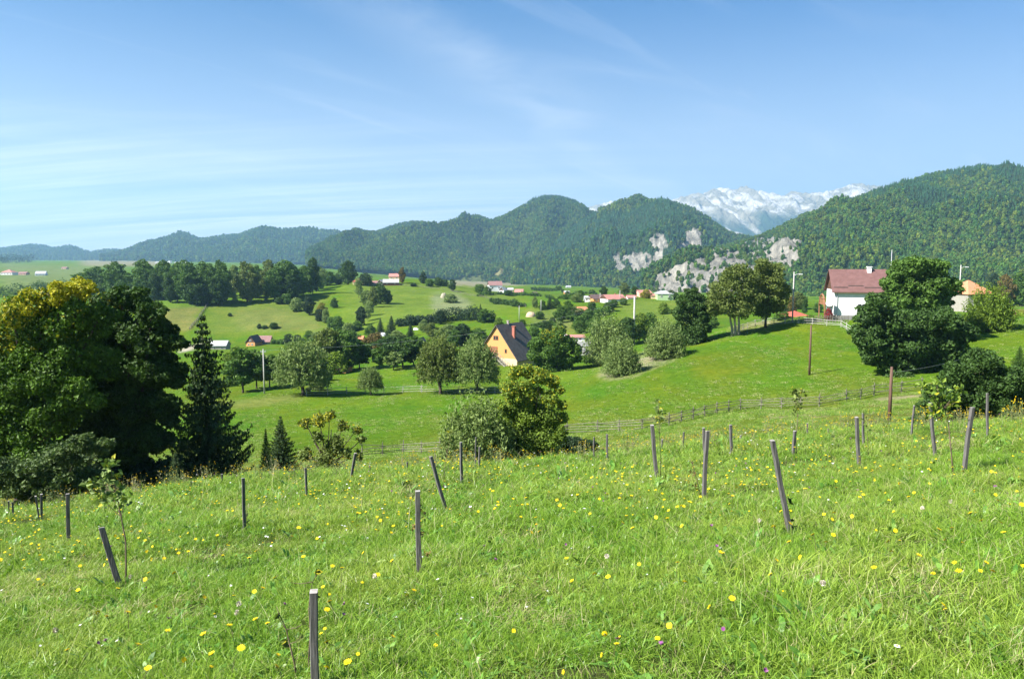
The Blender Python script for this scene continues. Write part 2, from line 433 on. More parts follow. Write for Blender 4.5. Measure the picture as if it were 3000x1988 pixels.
def field_material(name, near=False):
    m, t, o = new_mat(name); P = pos(t)
    a = t.nodes.new('ShaderNodeAttribute'); a.attribute_name = 'Col'
    n_f = noise(t, 1.1, 9, P, .80); n_c = noise(t, .16, 5, P, .6, .4)
    strip = noise(t, .11, 6, stretch(t, P, .25, 2.2, 1.0), .6)
    nr = t.nodes.new('ShaderNodeMapRange'); nr.inputs[1].default_value = .36; nr.inputs[2].default_value = .64; t.links.new(n_f, nr.inputs[0])
    col = mixc(t, nr.outputs[0], mixc(t, 1.0, a.outputs['Color'], (1.28, 1.22, 1.5), 'MULTIPLY'), mixc(t, 1.0, a.outputs['Color'], (.62, .72, .55), 'MULTIPLY'))
    w_ = t.nodes.new('ShaderNodeMapRange'); w_.inputs[1].default_value = .48; w_.inputs[2].default_value = .72; t.links.new(n_c, w_.inputs[0])
    col = mixc(t, M_('MULTIPLY', w_.outputs[0], .6, tree=t), col, mixc(t, 1.0, col, (1.55, 1.15, 1.2), 'MULTIPLY'))
    w2 = t.nodes.new('ShaderNodeMapRange'); w2.inputs[1].default_value = .45; w2.inputs[2].default_value = .7; t.links.new(strip, w2.inputs[0])
    col = mixc(t, M_('MULTIPLY', w2.outputs[0], .55, tree=t), col, mixc(t, 1.0, col, (.72, .8, .7), 'MULTIPLY'))
    princ(t, o, col, .95, .02, n_f, .9, .25 if not near else .03)
    return m
FIELDM = field_material('field_grass')
def grid_faces(nr, nc):
    i = np.arange(nr - 1)[:, None] * nc + np.arange(nc - 1)[None, :]
    return np.stack([i, i + 1, i + nc + 1, i + nc], -1).reshape(-1, 4)
def build_fields():
    us = np.linspace(-1.25, 1.25, 640); ys = np.geomspace(18.0, 11500, 900)
    U, Y = np.meshgrid(us, ys); X = U * Y; x = X.ravel(); y = Y.ravel(); z = ground(x, y)
    c = ground_colour(x, y, z); c = np.hstack([c, np.ones((len(c), 1))])
    me = np_mesh('fields', np.stack([x, y, z], 1), grid_faces(len(ys), len(us)), [FIELDM], None, {'Col': ('FLOAT_COLOR', c)}, True)
    tag(link('fields', me), kind='structure')
    xs = np.linspace(-22.5, 22.5, 226); ys = np.concatenate([np.linspace(-14, 2, 20, endpoint=False), np.linspace(2, 18, 120)])
    X, Y = np.meshgrid(xs, ys); x = X.ravel(); y = Y.ravel(); z = ground(x, y)
    n = fbm(x / 1.5, y / 1.5, 3, 44)[:, None]
    c = np.array([.05, .06, .018]) * (0.7 + .6 * n); c = np.hstack([c, np.ones((len(c), 1))])
    me = np_mesh('meadow', np.stack([x, y, z], 1), grid_faces(len(ys), len(xs)), [field_material('meadow_soil', True)], None, {'Col': ('FLOAT_COLOR', c)}, True)
    tag(link('meadow', me), kind='structure')
build_fields()

# ------------------------------------------------------------------ scatter with geometry nodes (only for "stuff")
def scatter(name, P, S, ROT, K, protos, label=None, mats=None):
    P = np.asarray(P, np.float32)
    me = bpy.data.meshes.new(name); me.vertices.add(len(P)); me.vertices.foreach_set('co', P.ravel())
    for an, ty, d in (('sc', 'FLOAT_VECTOR', S), ('rt', 'FLOAT_VECTOR', ROT)):
        a = me.attributes.new(an, ty, 'POINT'); a.data.foreach_set('vector', np.asarray(d, np.float32).ravel())
    a = me.attributes.new('kd', 'INT', 'POINT'); a.data.foreach_set('value', np.asarray(K, np.int32))
    me.update()
    c = bpy.data.collections.new(name + '_kinds')
    for i, p in enumerate(protos):
        q = p if isinstance(p, bpy.types.Object) else bpy.data.objects.new(f'{name}_{chr(97 + i)}', p)
        c.objects.link(q)
    ng = bpy.data.node_groups.new(name + '_scatter', 'GeometryNodeTree')
    ng.interface.new_socket(name='Geometry', in_out='INPUT', socket_type='NodeSocketGeometry')
    ng.interface.new_socket(name='Geometry', in_out='OUTPUT', socket_type='NodeSocketGeometry')
    gi = ng.nodes.new('NodeGroupInput'); go = ng.nodes.new('NodeGroupOutput')
    ip = ng.nodes.new('GeometryNodeInstanceOnPoints'); ci = ng.nodes.new('GeometryNodeCollectionInfo')
    ci.inputs['Collection'].default_value = c; ci.inputs['Separate Children'].default_value = True; ci.inputs['Reset Children'].default_value = True
    ip.inputs['Pick Instance'].default_value = True
    def at(n_, ty):
        q = ng.nodes.new('GeometryNodeInputNamedAttribute'); q.data_type = ty; q.inputs['Name'].default_value = n_; return q.outputs['Attribute']
    k = ng.links.new
    k(gi.outputs[0], ip.inputs['Points']); k(ci.outputs[0], ip.inputs['Instance'])
    k(at('kd', 'INT'), ip.inputs['Instance Index']); k(at('sc', 'FLOAT_VECTOR'), ip.inputs['Scale'])
    er = ng.nodes.new('FunctionNodeEulerToRotation'); k(at('rt', 'FLOAT_VECTOR'), er.inputs[0]); k(er.outputs[0], ip.inputs['Rotation'])
    k(ip.outputs[0], go.inputs[0])
    o = link(name, me); md = o.modifiers.new('scatter', 'NODES'); md.node_group = ng
    tag(o, label, None, None, 'stuff')
    return o

# ------------------------------------------------------------------ leaves and crowns
def leaf_quads(P, Nrm, size, asp=1.6, droop=None):
    """rhombic leaf clumps at P facing Nrm"""
    n = len(P); Nrm = Nrm / (np.linalg.norm(Nrm, axis=1, keepdims=True) + 1e-9)
    t = rng.normal(size=(n, 3))
    if droop is not None: t = t * (1 - droop) + np.array([0, 0, 1.0]) * droop * 1.5
    t -= (t * Nrm).sum(1, keepdims=True) * Nrm; t /= np.linalg.norm(t, axis=1, keepdims=True) + 1e-9
    b = np.cross(Nrm, t); L_ = size[:, None] * asp * .5; W_ = size[:, None] * .5
    bend = Nrm * size[:, None] * .18
    V = np.stack([P - t * L_ - bend, P + b * W_, P + t * L_ - bend, P - b * W_], 1).reshape(-1, 3)
    F = np.arange(n * 4).reshape(-1, 4); return V, F
def crown(lobes, n, size, inner=.35, bias=1.0, asp=1.5, autf=None, tintf=None, flat=0.0, droop=None, rag=.12, split=0):
    if split:
        L2 = []
        for l in lobes:
            au_ = tuple(l[6:7]); L2.append(tuple(l[:3]) + tuple(v * .74 for v in l[3:6]) + au_)
            for q in range(split):
                dd = Vector([random.gauss(0, 1) for _ in range(3)]).normalized(); k = random.uniform(.30, .46); o_ = random.uniform(.62, .84)
                L2.append((l[0] + dd.x * l[3] * o_, l[1] + dd.y * l[4] * o_, l[2] + dd.z * l[5] * o_, l[3] * k, l[4] * k, l[5] * k * .8) + au_)
        lobes = L2
    lb = np.array([l[:6] for l in lobes], float)
    wgt = (lb[:, 3] * lb[:, 4] + lb[:, 4] * lb[:, 5] + lb[:, 3] * lb[:, 5]); wgt /= wgt.sum()
    li = rng.choice(len(lb), n, p=wgt); d = rng.normal(size=(n, 3)); d /= np.linalg.norm(d, axis=1, keepdims=True)
    r = 1 - np.abs(rng.normal(size=n)) * inner * .6; r = np.clip(r, .15, 1) + rng.normal(size=n) * rag * .5
    # small bumps on each lobe make light and dark clumps
    q = lb[li]; bump = fbm(d[:, 0] * 3.1 + li * 7.7, d[:, 1] * 3.1 + d[:, 2] * 2.3, 3, 5)
    r = r * (0.78 + .44 * bump)
    P = q[:, :3] + d * q[:, 3:6] * r[:, None]
    # drop leaves deep inside other lobes
    dist = np.full(n, 9.0)
    for k in range(len(lb)):
        e = np.linalg.norm((P - lb[k, :3]) / lb[k, 3:6], axis=1); e[li == k] = 9; dist = np.minimum(dist, e)
    keep = dist > .72
    P, d, li, r, q = P[keep], d[keep], li[keep], r[keep], q[keep]
    nn = d / q[:, 3:6] * q[:, 3:4]; nn /= np.linalg.norm(nn, axis=1, keepdims=True)
    nn = nn * bias + rng.normal(size=nn.shape) * .75
    nn[:, 2] += flat
    sz = size * rng.uniform(.55, 1.35, len(P))
    V, F = leaf_quads(P, nn, sz, asp, droop)
    lobe_t = rng.uniform(-.16, .16, len(lb))
    tint = np.clip(.5 + lobe_t[li] + rng.normal(size=len(P)) * .2 + (tintf(P) if tintf else 0), 0, 1)
    aut = np.array([l[6] if len(l) > 6 else 0 for l in lobes], float)[li]
    if autf is not None: aut = aut + autf(P)
    aut = np.clip(np.where(aut > 0.01, (rng.random(len(P)) < aut * 1.15) * rng.uniform(.35, 1, len(P)), 0), 0, 1)
    return V, F, np.repeat(tint, 4), np.repeat(aut, 4)
def crown_mesh(name, parts, mat, unit=False):
    V = np.concatenate([p[0] for p in parts]); off = 0; Fs = []
    if unit:
        for a in (0, 1):
            lo, hi = np.percentile(V[:, a], (1.0, 99.0)); V[:, a] = (V[:, a] - (lo + hi) / 2) / (hi - lo)
        hi = np.percentile(V[:, 2], 99.6); V[:, 2] *= 1 / hi
    for p in parts: Fs.append(p[1] + off); off += len(p[0])
    return np_mesh(name, V, np.concatenate(Fs), [mat], None,
                   {'tint': ('FLOAT', np.concatenate([p[2] for p in parts]).astype(np.float32)), 'aut': ('FLOAT', np.concatenate([p[3] for p in parts]).astype(np.float32))})
# unit prototypes: base at z=0, height 1, crown width 1
def lobes_round(n, z0, z1, wx=.5, jit=.12, rr=(.17, .27), top=.75):
    out = []
    for i in range(n):
        z = z0 + (z1 - z0) * (i + .5) / n; h = (z - z0) / (z1 - z0)
        prof = math.sqrt(max(.05, 1 - (2 * abs(h - .45)) ** 2.2)) * (1 - (1 - top) * max(0, h - .5) * 2)
        a = i * 2.4 + random.uniform(-.4, .4); rad = random.uniform(*rr)
        d = max(0, wx * prof - rad) * random.uniform(.6, 1.0)
        out.append((math.cos(a) * d, math.sin(a) * d, z, rad * random.uniform(.9, 1.2), rad * random.uniform(.9, 1.2), rad * random.uniform(.7, 1.0)))
    out.append((0, 0, (z0 + z1) / 2, wx * .55, wx * .55, (z1 - z0) * .38)); return out
def trunk_mesh(h, r, lobes, k=6, mat=BARK, lean=0.0, multi=1):
    mb = MB()
    for s in range(multi):
        a = s * 2 * math.pi / max(multi, 1); ox, oy = (math.cos(a) * r * 1.2, math.sin(a) * r * 1.2) if multi > 1 else (0, 0)
        mb.tube([(ox, oy, -.04), (ox, oy, h * .15), (ox * 2 + lean * .4, oy * 2, h * .55), (ox * 3.5 + lean, oy * 3.5, h)], [r * 1.35, r, r * .85, r * .6], 8)
        for i, l in enumerate(lobes[:k]):
            p = Vector(l[:3]); b = Vector((ox * 3 + lean * .8, oy * 3, h * (.7 + .3 * random.random()))); m = (b + p) / 2 + Vector((0, 0, .03))
            mb.tube([b, m, p], [r * .45, r * .3, r * .12], 5, cap=False)
    return mb.mesh('trunk', [mat], True)
PROTO = {}
def make_protos():
    for j in range(3):
        lb = lobes_round(15, .12, .93); PROTO['broad', j] = (crown_mesh('crown', [crown(lb, 11000, .032, split=5)], LM['md'], True), trunk_mesh(.40, .028, lb))
    for j in range(2):
        lb = lobes_round(11, .30, .92, .5, rr=(.15, .25)); PROTO['apple', j] = (crown_mesh('crown', [crown(lb, 5600, .042, inner=.6, split=4)], LM['md'], True), trunk_mesh(.36, .03, lb, 8))
    for j in range(3):
        lb = lobes_round(9, .05, .9, .5, rr=(.2, .3)); PROTO['bush', j] = (crown_mesh('crown', [crown(lb, 3600, .055, inner=.5)], LM['md'], True), trunk_mesh(.3, .02, lb, 6, multi=3))
    for j in range(2):
        lb = [(0, 0, .28 + .08 * i, .16 + .06 * math.sin(i * 1.4 + j), .16, .13) for i in range(9)]
        lb = [(x + random.uniform(-.08, .08) * 2, y + random.uniform(-.1, .1), z, a * 1.3, b * 1.5, c) for x, y, z, a, b, c in lb]
        lb = [(x, y, z, a * (1.9 - 1.3 * max(0, z - .45)), b * 1.7, c) for x, y, z, a, b, c in lb]
        PROTO['poplar', j] = (crown_mesh('crown', [crown(lb, 3600, .05, inner=.5)], LM['md'], True), trunk_mesh(.5, .02, lb, 4))
    for kindw, nw in (('willow', 700), ('willow', 700), ('wbush', 620), ('wbush', 620)):   # pollard willow: shoots fanning out of a knob on a stout trunk
        j = len([1 for q in PROTO if q[0] == kindw]); wb = kindw == 'wbush'; P = []; D = []; n = nw
        for i in range(n):
            el = math.asin(random.uniform(.0 if wb else -.45, 1)); a = random.uniform(0, 2 * math.pi)
            dv = Vector((math.cos(a) * math.cos(el), math.sin(a) * math.cos(el), math.sin(el)))
            ln = (.90 + .30 * (fbm([dv.x * 2.2 + j * 9], [dv.y * 2.2 + dv.z * 2], 3, 8)[0] - .5)) * random.uniform(.82, 1.05)
            o0 = Vector((dv.x * .03, dv.y * .03, .02 if wb else .36))
            for q in range(26):
                t_ = (.22 + .78 * ((q + random.random()) / 26) ** .8) * ln
                p = o0 + Vector((dv.x * .50, dv.y * .50, dv.z * (.98 if wb else (.64 if dv.z > 0 else .42)))) * t_; p.z -= (.0 if wb else .03) * t_ * t_ * (1 - dv.z)
                P.append(p + Vector([random.gauss(0, .013) for _ in range(3)])); D.append(dv)
        P = np.array(P); D = np.array(D); nn = D * .5 + rng.normal(size=P.shape) * .8
        V, F = leaf_quads(P, nn, .017 * rng.uniform(.6, 1.4, len(P)), 2.4, .5)
        ti = np.clip(rng.normal(size=len(P)) * .2 + .45 + .25 * (fbm(P[:, 0] * 6, P[:, 2] * 6 + P[:, 1] * 4, 3, 3) - .5), 0, 1)
        cm = crown_mesh('crown', [(V, F, np.repeat(ti, 4), np.zeros(len(ti) * 4))], LM['wl'], True)
        mb = MB(); mb.tube([(0, 0, -.04), (.005, 0, .03), (0, 0, .05)] if wb else [(0, 0, -.04), (.005, 0, .06), (-.01, 0, .15), (-.02, 0, .22), (-.02, 0, .32)], [.04, .03, .02] if wb else [.05, .036, .036, .058, .045], 10)
        for i in range(14):
            a = i * 2.39; zz = .0 if wb else .25; mb.tube([(-.02, 0, zz), (math.cos(a) * .07 - .01, math.sin(a) * .07, zz + .12 + .05 * random.random()), (math.cos(a) * .16, math.sin(a) * .16, zz + .25 + .12 * random.random())], [.016, .009, .003], 5, cap=False)
        PROTO[kindw, j] = (cm, mb.mesh('trunk', [BARK], True))
    for j in range(3):   # spruce
        P = []; NN = []; Z = []; lev = 25
        tr = []
        for i in range(lev):
            z = .05 + .92 * i / lev; rad = (.50 * (1 - i / lev) ** .92 + .010) * random.uniform(.80, 1.08)
            nb = max(5, int(13 * (1 - i / lev) + 5))
            for b in range(nb):
                a = 2 * math.pi * (b + random.random() * .7) / nb; rl = rad * random.uniform(.68, 1.10); m = max(4, int(84 * rl / .5) + 3)
                for q in range(m):
                    t_ = (q + random.random()) / m; x = rl * (.10 + .90 * t_)
                    zz = z + .012 - rl * .34 * t_ + rl * .28 * t_ ** 3
                    side = random.gauss(0, .022 * (1.15 - t_))
                    P.append((math.cos(a) * x - math.sin(a) * side, math.sin(a) * x + math.cos(a) * side, zz - abs(side) * .7 - random.random() * .012))
                    NN.append((math.cos(a) * .35 + random.gauss(0, .3), math.sin(a) * .35 + random.gauss(0, .3), .7 + random.gauss(0, .3)))
        P = np.array(P); NN = np.array(NN); n = len(P)
        V, F = leaf_quads(P, NN, .0135 * rng.uniform(.6, 1.4, n), 2.2)
        # hanging twigs
        V2, F2 = leaf_quads(P[::2] - np.array([0, 0, .006]), rng.normal(size=(len(P[::2]), 3)) * np.array([1, 1, .2]), .012 * rng.uniform(.6, 1.5, len(P[::2])), 1.9, .8)
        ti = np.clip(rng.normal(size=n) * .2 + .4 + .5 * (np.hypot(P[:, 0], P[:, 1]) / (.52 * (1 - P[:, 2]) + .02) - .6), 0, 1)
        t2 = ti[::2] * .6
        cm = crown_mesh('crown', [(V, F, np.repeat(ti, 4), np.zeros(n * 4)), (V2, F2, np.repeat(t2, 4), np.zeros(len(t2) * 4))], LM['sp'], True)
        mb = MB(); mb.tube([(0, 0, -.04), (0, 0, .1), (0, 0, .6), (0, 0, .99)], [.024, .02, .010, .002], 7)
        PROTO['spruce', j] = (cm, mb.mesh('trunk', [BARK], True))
make_protos()

# ------------------------------------------------------------------ mountains and their forests
def rock_mat(name, a, b, c, sc, bst=1.0, bd=20.0):
    m, t, o = new_mat(name); P = pos(t)
    at_ = t.nodes.new('ShaderNodeAttribute'); at_.attribute_name = 'Col'
    n1 = noise(t, sc, 10, stretch(t, P, 1, 1, .45), .74, .8)
    col = mixc(t, 1.0, at_.outputs['Color'], ramp(t, n1, [(.36, a), (.50, b), (.64, c)]), 'MULTIPLY')
    princ(t, o, col, .95, .05, n1, bst, bd); return m
HILLM = rock_mat('mountain_ground', (.38, .39, .37), (.85, .85, .85), (1.3, 1.27, 1.2), .05, 1.0, 12)
MASSM = rock_mat('limestone', (.45, .45, .46), (.9, .9, .9), (1.25, 1.23, 1.2), .016, 1.0, 60)
SITE = []
def mountain(name, outline, Yr, Yb, base, Yback, amp, lam, seed, colf, step=7, rows=90, prof=.85, drop=0, forest=None, ext=None):
    """outline: pixels of the ridge; the sheet runs from the foot (depth Yb) up to the ridge (depth Yr) and down behind."""
    o = np.array(outline, float); px = np.arange(o[0, 0], o[-1, 0] + 1, step)
    ry = np.interp(px, o[:, 0], o[:, 1]); k = np.exp(-np.linspace(-2, 2, 7) ** 2); k /= k.sum()
    ry = np.convolve(np.pad(ry, 3, mode='edge'), k, 'valid') if name != 'rocky_massif' else ry + (fbm(px / 12.0, px * 0, 4, 2) - .5) * 6
    yr = Yr(px) if callable(Yr) else np.full(len(px), float(Yr)); yb = Yb(px) if callable(Yb) else np.full(len(px), float(Yb))
    by = base(px) if callable(base) else np.full(len(px), float(base))
    tt = np.concatenate([np.linspace(0, 1, rows), 1 + np.linspace(0, 1, 16)[1:]])
    T, PXg = np.meshgrid(tt, px, indexing='ij')
    f = np.clip(T, 0, 1)
    Y = np.where(T <= 1, yb + (yr - yb) * f, yr + (Yback) * (T - 1)); 
    s_r = s_of(ry + drop); s_b = s_of(by)
    g = np.sin(f * math.pi / 2) ** prof
    S = s_b + (s_r - s_b) * g
    Z = S * Y
    zr = s_r * yr
    Z = np.where(T > 1, zr - (T - 1) ** 1.3 * Yback * .5, Z)
    X = (PXg - 1500) / FPX * Y
    env = np.sin(np.clip(f, 0, 1) * math.pi) ** .8 * (T <= 1)
    sp_ = (ridged(X / lam, Y / lam * .8, 4, seed) - .62) * amp * env
    if name == 'rocky_massif':
        sp_ = sp_ + ((ridged(X / 170 + Y / 700, Y / 900, 6, 41) - .6) * 250 + (ridged(X / 60 + Y / 300, Y / 200, 4, 43) - .6) * 60) * env ** .5 * (f > .02)
        sp_ = sp_ * (1 - np.clip((f - .93) / .07, 0, 1) * .8)
    Z = Z + sp_
    x, y, z = X.ravel(), Y.ravel(), (Z + EYE).ravel()
    px2, py2 = project(x, y, z)
    c, rock = colf(px2, py2, x, y, z, T.ravel())
    if forest:
        rg = np.clip(rock * 1.6 - .2, 0, 1) * (c[:, 0] > .15)
        z = z + rg * ((ridged(x / 26, y / 40, 4, 91) - .55) * 20 + (ridged(x / 9, y / 12, 3, 92) - .55) * 12); Z = (z - EYE).reshape(X.shape)
    c = np.hstack([c, np.ones((len(c), 1))])
    mat = MASSM if name == 'rocky_massif' else HILLM
    me = np_mesh(name, np.stack([x, y, z], 1), grid_faces(len(tt), len(px)), [mat], None, {'Col': ('FLOAT_COLOR', c)}, True)
    tag(link(name, me), kind='structure')
    if forest:
        dens, hgt, conif = forest   # spacing metres, tree height, conifer probability function
        X_, Y_, Z_ = X[:rows + 2], Y[:rows + 2], (Z + EYE)[:rows + 2]; rk = rock.reshape(X.shape)[:rows + 2]
        A = np.abs(np.diff(X_, axis=1)[:-1]) * np.hypot(np.diff(Y_, axis=0), np.diff(Z_, axis=0))[:, :-1]
        tot = A.sum(); n = int(tot / dens ** 2); p = (A / tot).ravel(); idx = rng.choice(len(p), n, p=p)
        r_, c_ = np.divmod(idx, A.shape[1]); a = rng.random(n); b = rng.random(n)
        def bl(Q): return (Q[r_, c_] * (1 - a) + Q[r_, c_ + 1] * a) * (1 - b) + (Q[r_ + 1, c_] * (1 - a) + Q[r_ + 1, c_ + 1] * a) * b
        xs, ys, zs, rr = bl(X_), bl(Y_), bl(Z_), bl(rk)
        keep = (rng.random(n) > rr) & (np.abs(xs / ys) < .80)
        xs, ys, zs = xs[keep], ys[keep], zs[keep]; n = len(xs)
        qx, qy = project(xs, ys, zs)
        cp = np.clip(conif(qx, qy, xs, ys), 0, 1); isc = rng.random(n) < cp
        kd = np.where(isc, rng.integers(0, 2, n), rng.integers(2, 5, n))
        patch = fbm(xs / 160, ys / 160, 3, seed + 9)
        yel = (~isc) & (rng.random(n) < np.clip((patch - .52) * 2.0, .02, .6)); kd = np.where(yel, 5, kd)
        h = hgt * rng.uniform(.7, 1.2, n); wv = np.where(isc, h * .48, h * .85)
        SITE.append((name, xs, ys, zs - .5, np.stack([wv, wv, h], 1), kd))
def forest_protos():
    out = []
    for j in range(2):    # conifers
        V = []; F = []
        for i in range(5):
            z0 = .06 + i * .17; r = .52 * (1 - i * .18); b = len(V); m = 8
            for k in range(m):
                a = 2 * math.pi * k / m + i * .4; q = r * (1 if k % 2 else .62) * random.uniform(.85, 1.1)
                V.append((math.cos(a) * q, math.sin(a) * q, z0 - (.03 if k % 2 else 0)))
            V.append((0, 0, z0 + .30)); V.append((0, 0, z0 + .02))
            for k in range(m): F.append((b + k, b + (k + 1) % m, b + m))
        out.append(np_mesh('conifer', V, F, [FC], None, {'tint': ('FLOAT', np.full(len(V), .5, np.float32)), 'aut': ('FLOAT', np.zeros(len(V), np.float32))}))
    for j in range(4):    # broadleaf clumps made of leaf patches
        lb = lobes_round(7, .15, .9, .5, rr=(.2, .3)); V, F, ti, au = crown(lb, 260, .23, inner=.3, bias=1.6, asp=1.2)
        out.append(np_mesh('broadleaf', V, F, [FY if j == 3 else (FD, FD2, FD3)[j]], None, {'tint': ('FLOAT', ti.astype(np.float32)), 'aut': ('FLOAT', au.astype(np.float32))}))
    return out
FC = leafmat('forest_conifer', (.014, .045, .018), (.040, .10, .030), transl=.0, spec=.1, rand=.35)
FD = leafmat('forest_green', (.042, .10, .014), (.12, .205, .026), transl=.15, spec=.15, rand=.35)
FD2 = leafmat('forest_olive', (.068, .11, .016), (.165, .215, .03), transl=.15, spec=.15, rand=.35)
FD3 = leafmat('forest_deep', (.03, .08, .015), (.09, .17, .028), transl=.15, spec=.15, rand=.35)
FY = leafmat('forest_yellow', (.10, .15, .018), (.21, .27, .03), transl=.15, spec=.15, rand=.35)
GREENG = np.array((.035, .06, .018)); ROCKC = np.array((.37, .35, .30))
def plain_cov(px, py, x, y, z, T):
    return np.tile(GREENG, (len(x), 1)), np.zeros(len(x))
def cov_from(polys, col=ROCKC, dens=1.0, clear=()):
    def f(px, py, x, y, z, T):
        n = fbm(x / 45, z / 28 + y / 90, 4, 77); wx = px + (fbm(x / 60, z / 40, 3, 6) - .5) * 34; wy = py + (fbm(x / 60, z / 40, 3, 8) - .5) * 26
        rock = np.zeros(len(x)); c = np.tile(GREENG, (len(x), 1))
        for poly, st in polys:
            k = in_poly(wx, wy, poly) & (T <= 1.0); rock = np.maximum(rock, np.where(k, st, 0))
        rock = np.where(rock > 0, np.clip(rock * 1.25 + (n - .45) * 2.4, 0, 1), 0) * dens
        c = c * (1 - (rock > .2)[:, None]) + (np.array(col) * (.75 + .6 * (n[:, None] - .3))) * (rock > .2)[:, None]
        for poly, cc in clear:
            k = in_poly(wx, wy, poly) & (T <= 1.0); c = np.where(k[:, None], np.array(cc), c); rock = np.where(k, .98, rock)
        return c, rock
    return f
def massif_cov(px, py, x, y, z, T):
    n = ridged(x / 150 + y / 500, z / 420, 5, 4); n2 = fbm(x / 110, z / 60, 5, 14); zz = z - EYE
    rockc = np.array((.66, .63, .57)); tan = np.array((.35, .325, .25)); green = np.array((.05, .085, .05))
    k = np.clip((n2 - .50) * 12 + (n - .68) * 12 + .15, 0, 1)[:, None]
    c = rockc * k + tan * (1 - k)
    low = np.clip((py - 642 - (fbm(x / 260, z / 500, 4, 3) - .5) * 110) / 26, 0, 1)[:, None]; gul = np.clip((n - .80) * 12, 0, 1)[:, None]
    c = c * (1 - low) + (green * (1 - gul) + rockc * gul) * low
    return c, np.ones(len(x))
mountain('rocky_massif', [(1560,650),(1640,640),(1700,622),(1728,604),(1752,599),(1780,601),(1815,602),(1840,608),(1880,606),(1950,592),(1985,578),(2022,570),(2050,573),(2078,566),(2105,560),(2130,563),(2150,559),(2181,561),(2215,562),(2240,568),(2262,569),(2282,573),(2305,566),(2320,564),(2345,572),(2371,575),(2400,572),(2420,562),(2440,563),(2462,556),(2490,549),(2515,545),(2535,551),(2561,550),(2580,552),(2612,544),(2660,540),(2800,530),(3100,520)],
         9500, 7200, 760, 1500, 190, 620, 3, massif_cov, step=3, rows=220, prof=.9)
mountain('distant_hills', [(-900,735),(-300,728),(0,734),(40,727),(76,723),(105,722),(133,723),(165,732),(185,727),(203,723),(222,724),(240,731),(266,746),(285,742),(317,736),(345,736),(368,741),(390,748),(500,752),(700,755)],
         6500, 5200, 764, 900, 60, 500, 21, plain_cov, step=5, rows=50, forest=(26, 20, lambda a, b, c, d: .4 + 0 * a))
mountain('left_hills', [(300,752),(380,748),(430,731),(482,711),(526,697),(545,697),(558,701),(590,714),(634,704),(665,701),(704,702),(761,680),(790,675),(811,676),(835,681),(862,679),(900,675),(925,679),(951,686),(975,684),(1014,692),(1040,700),(1070,712),(1150,735),(1230,760)],
         5200, 4000, 768, 900, 150, 420, 22, plain_cov, step=5, rows=70, forest=(17, 20, lambda a, b, c, d: .35 + .8 * (fbm(c / 300, d / 300, 3, 5) - .5)))
mountain('forested_mountain', [(900,758),(964,748),(1010,730),(1052,710),(1095,688),(1141,668),(1180,657),(1217,652),(1245,653),(1268,659),(1293,671),(1318,664),(1344,657),(1375,653),(1407,652),(1430,656),(1445,655),(1475,640),(1509,622),(1540,607),(1572,597),(1600,594),(1630,597),(1648,602),(1675,613),(1699,622),(1750,640),(1850,680),(1950,740),(2100,800)],
         3600, 2300, lambda p: np.interp(p, [900, 1200, 1450, 2100], [775, 800, 838, 850]), 900, 230, 430, 23,
         cov_from([], clear=[([(1440,800),(1475,785),(1480,812),(1440,815)], (.20, .19, .08)), ([(1270,818),(1400,808),(1420,830),(1300,838)], (.14, .17, .05))]), step=5, rows=120,
         forest=(7.0, 11.5, lambda a, b, c, d: np.clip(.62 - (b - 600) / 90 * .55, .04, .7) + 2.2 * (fbm(c / 220, d / 260, 4, 5) - .5)))
mountain('cliff_mountain', [(1500,800),(1560,760),(1620,710),(1700,662),(1738,640),(1775,622),(1805,611),(1838,603),(1870,595),(1902,592),(1930,591),(1953,594),(1985,602),(2029,616),(2060,637),(2092,659),(2120,680),(2143,697),(2180,715),(2260,760),(2400,830)],
         2900, 1900, lambda p: np.interp(p, [1500, 1800, 2400], [838, 862, 860]), 800, 210, 330, 24,
         cov_from([([(2008,752),(2010,700),(2018,668),(2036,668),(2050,700),(2066,735),(2058,752),(2030,756)], 1.0), ([(1908,705),(1920,678),(1940,685),(1962,720),(1945,734),(1912,722)], .95),
                   ([(1792,740),(1816,730),(1828,800),(1804,795)], .95), ([(1825,740),(1908,745),(1908,810),(1845,798)], .75), ([(1916,740),(1944,728),(1952,785),(1968,845),(1915,835)], 1.0), ([(1980,715),(2010,715),(2014,750),(1985,745)], .9)]),
         step=4, rows=120, forest=(7.5, 13, lambda a, b, c, d: .80 + 2.0 * (fbm(c / 190, d / 200, 4, 5) - .5)))
mountain('right_mountain', [(1880,850),(1935,822),(1975,788),(2020,760),(2092,737),(2150,716),(2219,698),(2280,668),(2346,635),(2410,615),(2473,596),(2540,574),(2612,552),(2640,536),(2663,527),(2695,518),(2726,514),(2790,508),(2853,504),(2930,501),(3000,499),(3300,485),(3900,500)],
         lambda p: np.interp(p, [1880, 2300, 3900], [1500, 2100, 2300]), lambda p: np.interp(p, [1880, 2300, 3900], [1250, 1050, 900]), lambda p: np.interp(p, [1880, 2300, 3900], [880, 885, 880]), 700, 150, 260, 25,
         cov_from([([(1905,880),(1930,815),(1975,775),(2040,760),(2110,758),(2170,770),(2225,795),(2190,860),(2120,905),(1905,905)], .95), ([(2170,735),(2215,695),(2300,698),(2352,705),(2335,752),(2270,760),(2230,735)], .85), ([(2190,745),(2260,740),(2345,752),(2310,790),(2210,785)], .75), ([(2080,745),(2170,740),(2180,775),(2090,770)], .6)], dens=.90),
         step=5, rows=150, forest=(6.2, 9.5, lambda a, b, c, d: np.clip(.44 + (590 - b) / 160, .18, .9) + 2.2 * (fbm(c / 150, d / 170, 4, 5) - .5)))
FP = forest_protos()
